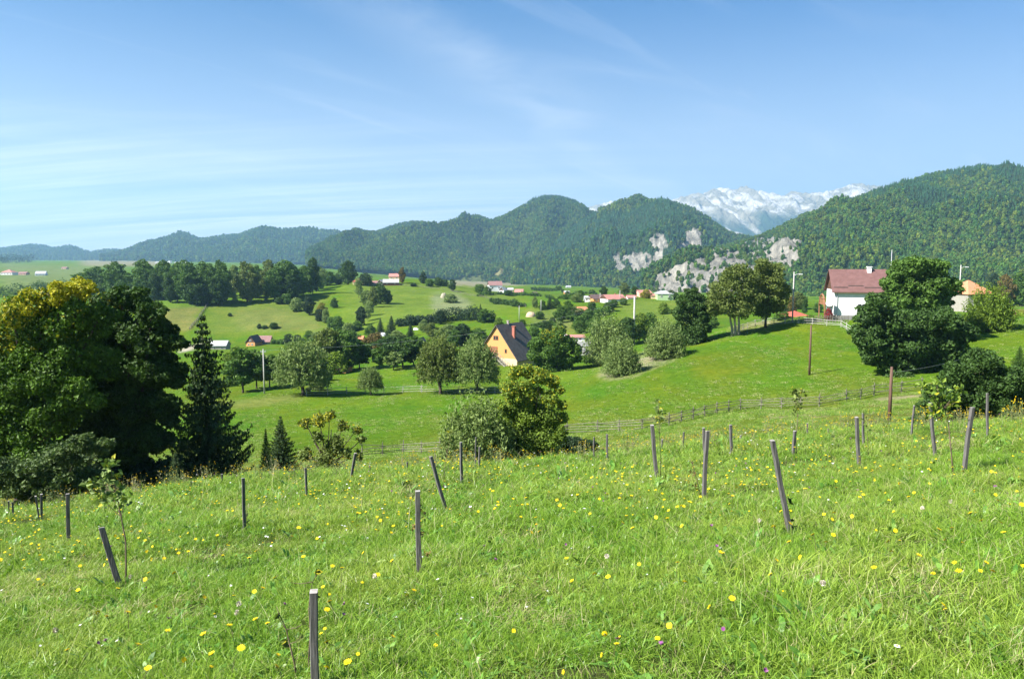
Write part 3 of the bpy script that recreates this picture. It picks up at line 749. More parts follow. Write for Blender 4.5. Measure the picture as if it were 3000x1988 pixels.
def build_forests():
    LAB = {'distant_hills': 'hazy woodland far away on the low hills at left', 'left_hills': 'bluish woodland covering the rounded hills left of centre',
           'forested_mountain': 'mixed dark and olive forest covering the middle mountain', 'cliff_mountain': 'dark conifer forest around the white cliffs',
           'right_mountain': 'mixed autumn tinged forest on the big mountain at right'}
    for name, x, y, z, s, k in SITE:
        n = len(x); rot = np.zeros((n, 3)); rot[:, 2] = rng.uniform(0, 6.28, n)
        scatter('forest', np.stack([x, y, z], 1), s, rot, k, [p for p in FP], LAB[name])
build_forests()
# the valley floor woods in front of the mountains

# ------------------------------------------------------------------ trees
def set_mat(o, m):
    for sl in o.material_slots: sl.link = 'OBJECT'; sl.material = m
def plant(label, px, base, top, wpx, kind, tint, Y=None, name='tree', cat='tree', group=None, deep=1.0):
    x, Y, z = spot(px, base, Y)
    ztop = EYE + float(s_of(top)) * Y; h = max(ztop - z, .4); wd = wpx / FPX * Y
    t = thing(name, label, cat, (x, Y, z - .02), random.uniform(0, 6.28) if kind not in ('willow', 'wbush') else random.uniform(-.4, .4), group)
    key = random.choice([k for k in PROTO if k[0] == kind]); cm, tm = PROTO[key]
    for nm, me in (('crown', cm), ('trunk', tm)):
        o = link(nm, me, t); o.scale = (wd, wd * deep, h)
        if nm == 'crown': set_mat(o, LM[tint])
    return t
def px_tree(name, label, Y, lobes, n, leaf, tint, base, r=.3, cat='tree', fork=.35, bark=BARK, group=None, inner=.4, rag=.12, thick=1.0, asp=1.5, limbs=12, trunks=1, droop=None, split=7, dens=1.5, lscale=.85, big=1.0):
    bx, by = base; x0 = float(u_of(bx, by)) * Y; z0 = gz(x0, Y)
    t = thing(name, label, cat, (x0, Y, z0 - .03), 0, group)
    lobes = [(l[0], l[1], l[2] * big) + tuple(l[3:]) for l in lobes]
    cxp = sum(l[0] for l in lobes) / len(lobes); W = max(abs(l[0] - cxp) + l[2] for l in lobes)
    LL = []
    for l in lobes:
        au = l[3] if len(l) > 3 else 0
        x = float(u_of(l[0], l[1])) * Y - x0; z = EYE + float(s_of(l[1])) * Y - z0; rr = l[2] / FPX * Y
        dd = math.sqrt(max(0.05, 1 - ((l[0] - cxp) / W) ** 2)) * (W / FPX * Y - rr) * .75 * thick
        for sgn in (-1, 1) if dd > rr * .5 else (0,):
            yo = sgn * dd * random.uniform(.55, 1.0); k = (Y + yo) / Y
            LL.append((x + (x0 + x) * (k - 1) , yo, (z + z0 - EYE) * k + EYE - z0, rr * k, rr * k, rr * k * .92, au))
    zc_ = sum(l[2] for l in LL) / len(LL); LL.append((sum(l[0] for l in LL) / len(LL), 0, zc_, W / FPX * Y * .5, W / FPX * Y * .45, W / FPX * Y * .4))
    me = crown_mesh('crown', [crown(LL, int(n * dens), leaf * lscale, inner=inner, rag=rag, asp=asp, droop=droop, split=split)], LM[tint]); link('crown', me, t)
    mb = MB(); top = max(l[2] for l in LL) * .75; cxm = sum(l[0] for l in LL) / len(LL)
    for k in range(trunks):
        ox = (k - (trunks - 1) / 2) * r * 2.6
        mb.tube([(ox, 0, -.3), (ox * 1.05, 0, top * .15), (ox * 1.3 + cxm * .3, 0, top * fork), (ox * 1.6 + cxm * .8, .1, top * .75), (ox + cxm, 0, top)], [r * 1.4, r, r * .85, r * .45, r * .15], 9)
    for l in random.sample(LL[:-1], min(limbs, len(LL) - 1)):
        a = Vector((cxm * .45, 0, top * random.uniform(fork * .8, fork * 1.5))); p = Vector(l[:3]); m = a.lerp(p, .5) + Vector((0, 0, -.05 * (p - a).length))
        e = p + (p - a) * .02
        mb.tube([a, m, p, e], [r * .42, r * .28, r * .14, r * .03], 6, cap=False)
    mb.build('trunk', bark, t, True)
    return t
px_tree('maple', 'tall maple at the left edge with yellow autumn top', 38, [(40,925,60,.55),(110,885,55,.6),(180,855,42,.9),(240,845,40,.9),(20,1010,75,.35),(120,970,80,.04),(210,930,80,.04),(290,930,60,0),(50,1110,100,0),(160,1080,100,0),(250,1040,90,0),(-60,1000,90,.3),(-70,1150,110,0),(40,1230,100,0),(140,1220,90),(0,1340,100),(-90,1330,100),(100,1330,80),(220,1150,80)],
        95000, .13, 'mp', (90, 1500), r=.30, trunks=2, inner=.45, rag=.16, limbs=18)
px_tree('maple', 'dense dark green maple between the yellow topped tree and the spruce', 41, [(320,885,48,.05),(355,870,38),(400,880,48),(445,925,50),(340,960,70),(420,990,70),(470,970,48),(515,1000,36),(300,1050,80),(390,1080,90),(470,1080,65),(520,1110,32),(320,1170,90),(410,1190,85),(480,1180,50),(290,1270,90),(380,1290,85),(450,1280,55),(500,1230,30),(340,1370,80),(420,1380,60)],
        90000, .14, 'dk', (380, 1500), r=.34, trunks=2, inner=.4, rag=.13, limbs=14)
px_tree('elder_bush', 'grey green elder bush below the maples at lower left', 30, [(60,1420,55),(120,1380,60),(190,1330,50),(240,1300,42),(300,1310,35),(170,1430,60),(240,1400,55),(20,1370,50),(280,1400,45),(90,1460,45),(-40,1400,60)],
        30000, .10, 'el', (170, 1500), r=.06, cat='bush', trunks=3, fork=.2)
px_tree('hazel_bush', 'dark shaded bush at the foot of the maple beside the spruce', 39, [(330,1420,60),(400,1410,60),(460,1400,55),(510,1380,50),(300,1460,50),(380,1470,50),(450,1460,50),(520,1440,45)],
        18000, .15, 'bl', (400, 1500), r=.08, cat='bush', trunks=3, fork=.2)
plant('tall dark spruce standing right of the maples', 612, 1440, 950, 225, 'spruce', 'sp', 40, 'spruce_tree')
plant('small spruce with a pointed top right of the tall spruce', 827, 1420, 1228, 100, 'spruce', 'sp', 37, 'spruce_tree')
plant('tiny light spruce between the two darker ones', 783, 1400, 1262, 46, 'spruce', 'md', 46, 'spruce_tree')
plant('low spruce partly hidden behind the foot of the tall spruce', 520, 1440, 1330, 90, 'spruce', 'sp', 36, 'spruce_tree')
px_tree('apple_tree', 'sparse apple tree with browning leaves on open branches', 30, [(895,1235,20,.3),(935,1225,26,.45),(965,1215,20,.5),(1005,1245,22,.2),(1045,1255,20,.3),(1058,1285,15,.1),(930,1275,22),(985,1290,24),(895,1330,28),(950,1345,38),(1015,1325,20),(1050,1330,18),(930,1385,40),(985,1380,38),(1010,1400,28),(900,1400,28)],
        9000, .085, 'ol', (950, 1440), r=.07, inner=.9, rag=.55, split=2, limbs=24, fork=.25, thick=.8)
plant('tall grey green willow bush left of the golden tree', 1400, 1392, 1158, 205, 'wbush', 'wl', 45, 'willow_bush', 'bush')
plant('lower willow bush leaning against the left side of the taller one', 1345, 1385, 1215, 95, 'wbush', 'wl', 47, 'willow_bush', 'bush')
px_tree('ash_tree', 'golden yellow tree over green shrubs in the middle dip', 48, [(1508,1090,25,0.25),(1540,1085,27,0.28),(1580,1100,33,0.28),(1620,1118,25,0.33),(1642,1140,16,0.33),(1495,1140,34,0.19),(1550,1150,42,0.17),(1610,1165,33,0.19),(1645,1185,18,0.33),(1480,1195,38,0.06),(1540,1215,50,0),(1600,1220,48,0),(1648,1220,20,0.17),(1470,1260,48),(1530,1285,58),(1595,1285,55),(1640,1270,27,0.03),(1480,1325,45),(1550,1340,50),(1610,1335,45)],
        60000, .115, 'gd', (1550, 1390), r=.12, trunks=3, inner=.7, rag=.35, limbs=20, split=5)
px_tree('hazel_bush', 'dark low shrub at the right foot of the golden tree', 54, [(1655,1310,35),(1690,1300,30),(1725,1305,26),(1755,1325,18),(1670,1345,30),(1710,1345,28)], 14000, .13, 'bl', (1690, 1380), r=.05, cat='bush', trunks=3, fork=.2)
px_tree('lime_tree', 'round dark lime tree behind, rising above the white house roof', 122, [(2640,795,42),(2685,780,42),(2735,795,42),(2615,835,36),(2665,835,52),(2720,840,52),(2770,840,40),(2640,880,42),(2700,885,48),(2755,885,38),(2600,870,25)],
        26000, .36, 'md', (2690, 1080), r=.40, inner=.3)
px_tree('maple', 'wide dark maple with layered crown right of the green hill', 102, [(2565,885,34),(2535,925,34),(2585,930,48),(2520,975,34),(2640,945,52),(2560,985,52),(2705,945,52),(2765,935,46),(2800,970,44),(2835,975,30),(2620,1010,58),(2690,1010,60),(2750,1010,55),(2800,1025,40),(2555,1035,36),(2600,1060,42),(2660,1070,50),(2720,1070,48),(2770,1060,34),(2640,1105,36),(2690,1110,34)],
        46000, .32, 'dk', (2670, 1140), r=.42, inner=.3)
px_tree('hazel_bush', 'broad olive green thicket at the right edge below the maple', 48, [(2845,1060,26),(2880,1050,30),(2910,1075,30),(2800,1095,34),(2850,1100,44),(2910,1120,46),(2965,1110,40),(2740,1150,28),(2790,1150,44),(2850,1160,50),(2920,1175,52),(2985,1170,50),(3040,1160,60),(2720,1205,34),(2770,1210,42),(2840,1220,44),(2910,1235,44),(2980,1235,40),(2690,1240,24),(2740,1250,24)],
        52000, .13, 'dk', (2860, 1275), r=.08, cat='bush', trunks=5, fork=.2, big=1.32)
px_tree('pear_tree', 'olive green pear tree with whitewashed trunks on the hill', 141, [(2165,788,22),(2140,815,28),(2180,820,32),(2110,850,28),(2150,855,36),(2190,860,34),(2095,885,24),(2130,895,30),(2170,900,30),(2200,890,24),(2090,910,16)],
        17000, .30, 'ol', (2155, 958), r=.22, bark=BARKL, trunks=3, fork=.3, rag=.2, big=1.25)
px_tree('pear_tree', 'taller pear tree right of the whitewashed trunks', 146, [(2235,778,22),(2265,795,24),(2225,815,30),(2265,830,34),(2290,850,22),(2225,860,34),(2265,875,34),(2235,905,24),(2280,895,18)],
        15000, .30, 'ol', (2243, 938), r=.22, fork=.3, rag=.2, big=1.25)
px_tree('oak_tree', 'dark oak at the upper left end of the green hill', 143, [(2030,862,22),(2005,885,26),(2045,895,28),(1990,915,22),(2025,925,36),(2060,925,22),(2005,955,34),(2050,960,30),(2070,960,14),(2020,990,30),(2055,990,22)],
        18000, .28, 'dk', (2030, 1020), r=.22, big=1.2)
px_tree('maple', 'round green maple right of the orange house', 160, [(1600,985,26,.25),(1640,975,24,.1),(1570,1005,26),(1665,1005,28),(1620,1020,46),(1690,1025,20),(1562,1040,26),(1600,1060,34),(1655,1060,36),(1695,1050,14),(1620,1090,26),(1660,1090,20),(1582,1080,18)],
        20000, .33, 'md', (1630, 1128), r=.28)
# pollard willows and orchard trees around the lower field
PL = 'pollard willows along the lower fences'
plant('pollard willow on a dark trunk at the left end of the grey fence', 888, 1157, 1000, 150, 'willow', 'wl', None, 'willow_tree', group=PL)
plant('small round pollard willow in front of the grey fence', 1086, 1156, 1076, 68, 'willow', 'wl', None, 'willow_tree', group=PL)
plant('pollard willow with a leaning trunk, left of the pair by the orange house', 1290, 1153, 984, 128, 'willow', 'ol', None, 'willow_tree', group=PL)
plant('pollard willow right beside the orange house gable', 1398, 1152, 994, 118, 'willow', 'wl', None, 'willow_tree', group=PL)
T = plant
OG = 'orchard trees left of the orange house'
for a in [
 ('orchard tree with open crown just right of the tall spruce', 712, 1150, 1022, 85, 'apple', 'md'),
 ('orchard tree on the left of the concrete pole', 752, 1138, 1035, 70, 'apple', 'wl'),
 ('orchard tree directly behind the concrete pole', 790, 1134, 1040, 60, 'apple', 'md'),
 ('pale trunked orchard tree touching the first pollard willow', 818, 1130, 1045, 50, 'apple', 'wl'),
 ('orchard tree with yellowish top behind the spruce', 690, 1098, 1015, 55, 'broad', 'br'),
 ('orchard tree in the second row behind the concrete pole', 745, 1088, 1025, 50, 'apple', 'md'),
 ('tall brown tinged tree behind the first pollard willow', 960, 1090, 962, 75, 'broad', 'ol'),
 ('leafy green tree over the little orange shed', 1005, 1085, 965, 85, 'broad', 'md'),
 ('low bright bush in front of the little orange shed', 985, 1096, 1030, 55, 'bush', 'br'),
 ('slim orchard tree right of the little orange shed', 1053, 1080, 1003, 60, 'apple', 'md'),
 ('small orchard tree with a pale blue cloth on it', 1111, 1080, 1018, 46, 'apple', 'md'),
 ('short round orchard tree left of the forked one', 1153, 1084, 1030, 44, 'apple', 'wl'),
 ('dark forked orchard tree in the middle of the row', 1180, 1076, 990, 78, 'apple', 'dk'),
 ('orchard tree behind and left of the leaning pollard', 1212, 1068, 985, 55, 'apple', 'md'),
 ('orchard tree half hidden behind the leaning pollard', 1238, 1050, 1000, 40, 'broad', 'dk'),
 ('bushy tree left of the small dark red gable', 1140, 1040, 985, 70, 'broad', 'dk'),
 ('brownish shrub row tree above the orchard', 1100, 1030, 975, 60, 'broad', 'bn'),
 ('round dark tree left above the orange house', 1357, 1012, 948, 64, 'broad', 'bl'),
 ('green tree leaning over the orange house eave', 1405, 1015, 962, 50, 'broad', 'md'),
 ('light green tree above the two paired pollards', 1310, 1000, 950, 50, 'broad', 'wl'),
 ('small olive tree above the dark red gable', 1262, 985, 945, 36, 'broad', 'ol'),
]: T(*(a[:4] + (a[4] * 1.2,) + a[5:]), group=OG)
VG = 'trees and shrubs in the valley behind the orchard'
for a in [
 ('pointed dark conifer left of the white tent roof', 1115, 975, 933, 24, 'spruce', 'sp'),
 ('wide conifer right of the white tent roof', 1148, 992, 928, 46, 'spruce', 'sp'),
 ('conifer below the long hedge in the valley', 1203, 985, 946, 24, 'spruce', 'sp'),
 ('shrub left of the pointed conifer', 1085, 985, 950, 34, 'broad', 'md'),
 ('grey green shrub at the foot of the birch row', 1020, 975, 945, 34, 'bush', 'wl'),
 ('shrub above the little orange roof', 1048, 968, 940, 30, 'bush', 'md'),
 ('round shrub over the tall brown tinged tree', 990, 965, 925, 34, 'bush', 'md'),
 ('shrub between barn house and orchard', 845, 1010, 978, 30, 'bush', 'bl'),
 ('twin shrub right of the one beside the barn house', 872, 1004, 980, 24, 'bush', 'bl'),
 ('low shrub at the hill foot', 905, 990, 968, 28, 'bush', 'md'),
 ('shrub on the slope behind the first willow', 925, 1000, 972, 30, 'bush', 'wl'),
 ('large green tree left of the willow clump by the gravel', 1745, 985, 920, 50, 'broad', 'md'),
 ('pale willow clump tree above the small willow bush', 1778, 1066, 925, 128, 'wbush', 'wl'),
 ('dark spotted tree left of the white lamp pole', 1833, 1012, 930, 66, 'broad', 'dk'),
 ('yellow green tree right of the white lamp pole', 1872, 1000, 918, 60, 'broad', 'br'),
 ('shrub on the slope right of the yellow green tree', 1905, 985, 915, 44, 'bush', 'md'),
 ('round willow bush by the stone bank', 1820, 1097, 990, 104, 'wbush', 'wl'),
 ('fan shaped willow left below the dark oak', 1948, 1048, 938, 108, 'wbush', 'wl'),
 ('small dark yellow tipped bush on the second hill', 1943, 920, 885, 34, 'bush', 'br'),
 ('dark bush on the left edge of the second hill', 1785, 912, 884, 34, 'bush', 'dk'),
 ('bush below the brown roofed house', 1733, 915, 882, 26, 'bush', 'dk'),
 ('tree left of the small terracotta roof', 1665, 935, 880, 40, 'broad', 'md'),
 ('tall pale tree left of the brown roofed house', 1690, 885, 858, 34, 'broad', 'wl'),
 ('tree below the small terracotta roof', 1695, 930, 902, 34, 'bush', 'wl'),
 ('shrub right of the small terracotta roof', 1722, 940, 905, 32, 'bush', 'md'),
 ('tree on the slope left of the terracotta roof', 1640, 945, 892, 36, 'broad', 'md'),
 ('dark conifer shape in the valley meadow', 1610, 905, 866, 20, 'spruce', 'sp'),
 ('bushy tree right of the valley meadow conifer', 1630, 903, 875, 26, 'broad', 'dk'),
 ('slim tree at the left of the valley meadow', 1567, 902, 868, 18, 'broad', 'wl'),
 ('shrub in the middle of the valley meadow', 1590, 908, 880, 22, 'bush', 'dk'),
 ('small round shrub below the sand heap', 1618, 945, 928, 18, 'bush', 'dk'),
 ('bush just behind the orange house ridge', 1530, 955, 935, 22, 'bush', 'dk'),
 ('low yellow green tree left of the house ridge', 1460, 958, 930, 26, 'bush', 'br'),
 ('tree behind the round green maple', 1565, 985, 955, 34, 'bush', 'md'),
 ('tree in front of the dark far forest by the pink house', 1830, 862, 828, 34, 'broad', 'ol'),
 ('yellow bush in front of the pink house', 1893, 873, 848, 32, 'bush', 'yl'),
 ('dark clump right of the green house', 1968, 878, 850, 36, 'broad', 'dk'),
 ('reddish shrub behind the hill fence near the lamp', 2318, 925, 868, 24, 'bush', 'bn'),
 ('dark conifer left of the street lamp on the hill', 2296, 930, 872, 38, 'spruce', 'sp'),
 ('narrow thuja right of the street lamp', 2357, 925, 872, 15, 'poplar', 'dk'),
 ('leafy tree behind the thuja', 2338, 905, 855, 46, 'broad', 'ol'),
 ('small shrub at the corner of the porch', 2396, 915, 885, 26, 'bush', 'md'),
 ('shrub between the two pear trees and the oak', 2085, 962, 925, 36, 'bush', 'md'),
 ('grassy bush between the pear trees and conifer', 2290, 938, 912, 44, 'bush', 'md'),
 ('round green tree at the right behind the big maple', 2892, 968, 836, 128, 'wbush', 'br'),
 ('far right tree at the picture edge behind the willow', 2985, 895, 800, 60, 'broad', 'md'),
 ('bare brownish tree at the right edge', 2942, 895, 805, 44, 'broad', 'bn'),
 ('tree behind the terracotta roof at the right', 2905, 880, 800, 34, 'broad', 'bl'),
 ('young upright tree on the slope at the right edge', 2985, 1075, 1015, 40, 'spruce', 'md'),

 ('leafy tree filling the gap left of the gravel bank', 1700, 975, 925, 46, 'broad', 'md'),
 ('low tree right behind the round green maple', 1598, 968, 938, 40, 'broad', 'dk'),
 ('small tree between the round maple and the terracotta roof', 1640, 985, 940, 36, 'broad', 'wl'),
 ('garden tree below the village red roof', 1800, 900, 876, 26, 'broad', 'md'),
 ('garden bush below the long red roof at its right end', 1826, 893, 872, 22, 'bush', 'md'),
 ('tree standing behind the brown roofed village house', 1768, 868, 838, 24, 'broad', 'dk'),
 ('garden tree left of the white farm building', 1700, 878, 850, 24, 'broad', 'md'),
 ('tree in the village gap left of the pink house', 1860, 866, 838, 22, 'broad', 'dk'),
 ('round tree left of the two storey village house ridge', 1428, 862, 838, 24, 'broad', 'md'),
 ('bush on the lane right of the sand heap', 1582, 935, 912, 26, 'bush', 'dk'),
 ('thick tree above the long hedge by the house ridge', 1420, 945, 905, 40, 'broad', 'md'),
 ('tree at the left end of the taller hedge row', 1290, 950, 910, 34, 'broad', 'bl'),
 ('conifer rising out of the taller hedge row', 1408, 942, 892, 20, 'spruce', 'sp'),
 ('tree standing over the white tarpaulin below the hedge', 1243, 972, 935, 34, 'broad', 'wl'),
 ('tree between the leaning pollard and the round dark tree', 1335, 1015, 965, 46, 'broad', 'md'),
 ('low orchard tree in front of the dark red gable', 1225, 1045, 1008, 42, 'apple', 'md'),
 ('grey green tree in front of the wide conifer', 1165, 1010, 968, 50, 'broad', 'wl'),
 ('tree left of the orange roofed tiny cottage', 1030, 1008, 968, 44, 'broad', 'md'),
 ('bright shrub right of the brown roofed wing', 860, 1030, 1000, 40, 'bush', 'md'),
 ('tree right of the tall spruce tip below the barn', 690, 1062, 1036, 44, 'broad', 'md'),
 ('tree beneath the log house at the hill foot', 735, 1058, 1030, 40, 'apple', 'wl'),
 ('tree behind the first pollard willow crown', 905, 1040, 1000, 50, 'broad', 'wl'),
 ('shrub at the left end of the pale fence', 930, 1142, 1112, 44, 'bush', 'wl'),
]: T(*a, group=VG, name='spruce_tree' if a[5] == 'spruce' else ('bush' if a[5] == 'bush' else 'tree'), cat='bush' if a[5] == 'bush' else 'tree')
WG = 'wood on the left ridge'
for i, (px, b, t, w_, tn) in enumerate([(235,862,800,60,'md'),(282,862,782,70,'md'),(312,866,800,55,'dk'),(345,870,768,62,'md'),(378,874,800,58,'md'),(427,874,762,58,'md'),(452,878,800,44,'dk'),(415,868,820,40,'md'),(478,874,764,50,'md'),(500,882,800,40,'dk'),(520,878,770,46,'md'),(555,884,764,62,'md'),(592,886,768,60,'md'),(575,888,805,60,'dk'),(620,886,775,52,'md'),(650,886,764,48,'md'),(638,890,810,48,'dk'),(685,862,778,34,'wl'),(672,868,800,28,'ol'),(725,880,768,60,'ol'),(752,868,778,40,'md'),(790,868,762,50,'ol'),(830,868,764,72,'md'),(805,874,790,50,'md'),(862,866,778,60,'md'),(845,874,808,46,'dk'),(890,860,780,46,'md'),(916,856,756,34,'dk'),(925,848,800,38,'md'),(960,832,795,40,'md')]):
    where = ['at its far left end', 'second from its left end', 'low and dark behind the second', 'with the highest left crown', 'in deep shade right of the highest', 'standing alone by the gap', 'dark beside the lone one', 'low at the gap', 'just right of the gap', 'short after the gap', 'with bright crown left of centre', 'broad in the centre', 'broad and light in the centre', 'low in the centre shade', 'right of the two broad ones', 'tall at the end of the dense part', 'low at the end of the dense part', 'thin and pale between the halves', 'thin beside the pale one', 'brown tinged at the start of the right half', 'green behind the brown one', 'yellow topped in the right half', 'broadest of the right half', 'lower left of the broadest', 'right of the broadest', 'in shade under the broadest', 'dark before the pointed one', 'pointed and tall near the right end', 'small right of the pointed one', 'at the far right end'][i]
    T(f'ridge wood tree, {where}', px, b + 4, t, w_ * 1.2, 'broad', tn, group=WG)
HG = 'trees and bushes on the middle hillside'
for a in [
 ('slender birch with a shadow below the ridge wood', 940, 848, 782, 34, 'poplar', 'wl'),
 ('round dark tree beside the red roofed house on the ridge', 1020, 834, 764, 46, 'broad', 'dk'),
 ('low bush left of the round ridge tree', 990, 832, 800, 34, 'bush', 'dk'),
 ('bush left again of the round ridge tree', 968, 828, 808, 24, 'bush', 'md'),
 ('dark bush right of the round ridge tree', 1070, 836, 800, 42, 'bush', 'bl'),
 ('slim grey tree below the ridge bushes', 1051, 872, 812, 24, 'poplar', 'wl'),
 ('small pointed fir left on the hillside', 748, 874, 840, 12, 'spruce', 'md'),
 ('small pointed fir right of the other on the hillside', 780, 880, 848, 12, 'spruce', 'md'),
 ('small bush at the head of the field line', 618, 880, 865, 20, 'bush', 'md'),
 ('thin young tree below the bush line', 688, 890, 855, 16, 'poplar', 'md'),
 ('dark dot shrub on the upper left pasture', 673, 926, 916, 12, 'bush', 'dk'),
 ('first shrub of the slanting hedge', 818, 890, 870, 24, 'bush', 'dk'),
 ('second shrub of the slanting hedge', 840, 890, 860, 28, 'bush', 'md'),
 ('broad shrub of the slanting hedge', 868, 912, 872, 38, 'bush', 'wl'),
 ('dark tall shrub of the slanting hedge', 905, 922, 868, 36, 'broad', 'bl'),
 ('yellow topped shrub near the hedge end', 942, 936, 886, 34, 'broad', 'yl'),
 ('dark shrub under the yellow topped one', 935, 940, 905, 24, 'bush', 'bl'),
 ('grey shrub at the hedge end', 955, 945, 905, 22, 'bush', 'wl'),
 ('last shrub of the slanting hedge', 970, 958, 928, 26, 'bush', 'md'),
 ('lone round tree with a shadow on the hillside', 979, 902, 872, 22, 'broad', 'dk'),
 ('tallest dark tree of the hillside clump', 1116, 890, 826, 40, 'broad', 'dk'),
 ('right dark tree of the hillside clump', 1136, 890, 850, 26, 'broad', 'dk'),
 ('pale tree at the left of the hillside clump', 1072, 892, 850, 36, 'broad', 'wl'),
 ('pale tall tree inside the hillside clump', 1094, 900, 840, 28, 'broad', 'ol'),
 ('pale birch below the hillside clump', 1082, 925, 880, 26, 'poplar', 'wl'),
 ('small dark tree at the bottom of the hillside clump', 1057, 954, 898, 30, 'broad', 'bl'),
 ('grey tree beside the bottom dark one', 1076, 940, 895, 22, 'poplar', 'wl'),
 ('left of three low bushes on the pasture', 760, 962, 948, 14, 'bush', 'bl'),
 ('middle of three low bushes on the pasture', 776, 962, 952, 18, 'bush', 'dk'),
 ('right and largest of three low bushes on the pasture', 803, 962, 944, 26, 'bush', 'dk'),
 ('tree at the right of the ridge farm', 1178, 806, 783, 20, 'broad', 'bn', 590),
 ('first round bush right of the farm', 1240, 820, 796, 22, 'bush', 'bl', 600),
 ('bush on the ridge crest right of the farm', 1258, 838, 816, 26, 'bush', 'md'),
 ('shrub behind the ridge crest bush', 1283, 836, 812, 26, 'bush', 'dk'),
 ('row bush on the ridge crest', 1303, 838, 818, 22, 'bush', 'dk'),
 ('thin trunked tree at the end of the crest row', 1325, 852, 818, 22, 'broad', 'dk'),
 ('big grey bush by the haystack on the pale patch', 1320, 886, 860, 40, 'bush', 'wl'),
 ('low bush at the meadow edge right of the farm', 1212, 838, 830, 20, 'bush', 'bl'),
 ('bush left of the two storey village house', 1405, 858, 832, 28, 'bush', 'md'),
 ('clipped bush in front of the village houses', 1490, 866, 850, 26, 'bush', 'dk'),
]: T(*a, group=HG, name='spruce_tree' if a[5] == 'spruce' else ('bush' if a[5] == 'bush' else 'tree'), cat='bush' if a[5] == 'bush' else 'tree')

# ------------------------------------------------------------------ houses
def tiled(name, a, b, row=3.0, colm=2.2):
    m, t, o = new_mat(name); O = objco(t)
    w1 = t.nodes.new('ShaderNodeTexWave'); w1.bands_direction = 'Z'; w1.inputs['Scale'].default_value = row / 2; w1.inputs['Distortion'].default_value = .15
    w2 = t.nodes.new('ShaderNodeTexWave'); w2.bands_direction = 'X'; w2.inputs['Scale'].default_value = colm / 2; w2.inputs['Distortion'].default_value = .1
    t.links.new(O, w1.inputs[0]); t.links.new(O, w2.inputs[0])
    nz = noise(t, 1.3, 6, O, .65)
    h = M_('ADD', M_('MULTIPLY', w1.outputs['Fac'], .6, tree=t), M_('MULTIPLY', w2.outputs['Fac'], .4, tree=t), tree=t)
    col = mixc(t, M_('MULTIPLY', h, .35, tree=t), ramp(t, nz, [(.3, b), (.7, a)]), b)
    princ(t, o, col, .65, .3, h, .6, .05); return m
HM = {
 'white': simple('white_render', (.80, .80, .79), (.70, .70, .69), 1.5, bstr=.1), 'orange': simple('orange_planks', (.62, .32, .12), (.54, .26, .09), 3.0, st=(1, 1, 8), bstr=.3),
 'cream': simple('cream_plaster', (.72, .56, .34), (.62, .46, .27), 1.5), 'stone': simple('stone_base', (.30, .29, .28), (.12, .12, .12), 3.0, bstr=.9, bdist=.05),
 'wood': simple('dark_wood', (.14, .075, .045), (.06, .03, .02), 3.0, st=(8, 8, .6)), 'woodm': simple('brown_wood', (.34, .17, .09), (.2, .09, .05), 3.0, st=(8, 8, .6)),
 'glass': simple('window_glass', (.03, .035, .04), (.02, .022, .025), 2.0, rough=.12, spec=.6, bstr=0), 'frame': simple('window_frame', (.30, .13, .07), (.22, .09, .05), 8.0),
 'wframe': simple('white_frame', (.78, .78, .76), (.7, .7, .68), 8.0), 'shingle': tiled('grey_shingle', (.17, .155, .14), (.075, .066, .06), 5, 4),
 'rbrown': tiled('brown_tile', (.20, .105, .095), (.13, .065, .058), 6, 5), 'rred': tiled('red_tile', (.52, .13, .08), (.38, .085, .055), 5, 4), 'rorange': tiled('orange_tile', (.66, .28, .15), (.5, .2, .1), 5, 4),
 'rdark': tiled('dark_roof', (.16, .11, .10), (.09, .06, .055), 5, 4), 'rgrey': tiled('grey_sheet_roof', (.50, .50, .50), (.36, .36, .36), 2, 3), 'rpink': tiled('pink_roof', (.50, .24, .20), (.38, .17, .14), 5, 4),
 'rrosy': tiled('rosy_roof', (.34, .20, .18), (.24, .13, .12), 5, 4),
 'pink': simple('pink_wall', (.66, .40, .33), (.56, .32, .26), 1.5), 'green': simple('pale_green_wall', (.42, .56, .30), (.34, .48, .24), 1.5), 'brick': simple('chimney_brick', (.46, .17, .12), (.32, .11, .08), 7.0, bstr=.6),
 'metal': simple('roof_trim', (.42, .36, .34), (.3, .26, .25), 4.0, rough=.5), 'tarp': simple('white_sheet', (.82, .83, .85), (.7, .71, .74), .8, bstr=.5, bdist=.2), 'plank': simple('grey_planks', (.38, .36, .31), (.22, .20, .17), 3.0, st=(8, 8, .6)),
 'sand': simple('sand', (.55, .42, .28), (.42, .31, .2), 1.2, bstr=.8, bdist=.2), 'rock': simple('loose_stone', (.34, .33, .31), (.16, .155, .15), 3.0, bstr=1, bdist=.1), 'hay': simple('grey_hay', (.42, .38, .28), (.25, .22, .15), 6.0, bstr=1, bdist=.05),
 'asphalt': simple('gravel', (.32, .31, .30), (.22, .21, .2), 3.0), 'redp': simple('red_paint', (.35, .05, .05), (.25, .04, .04), 5.0),
}
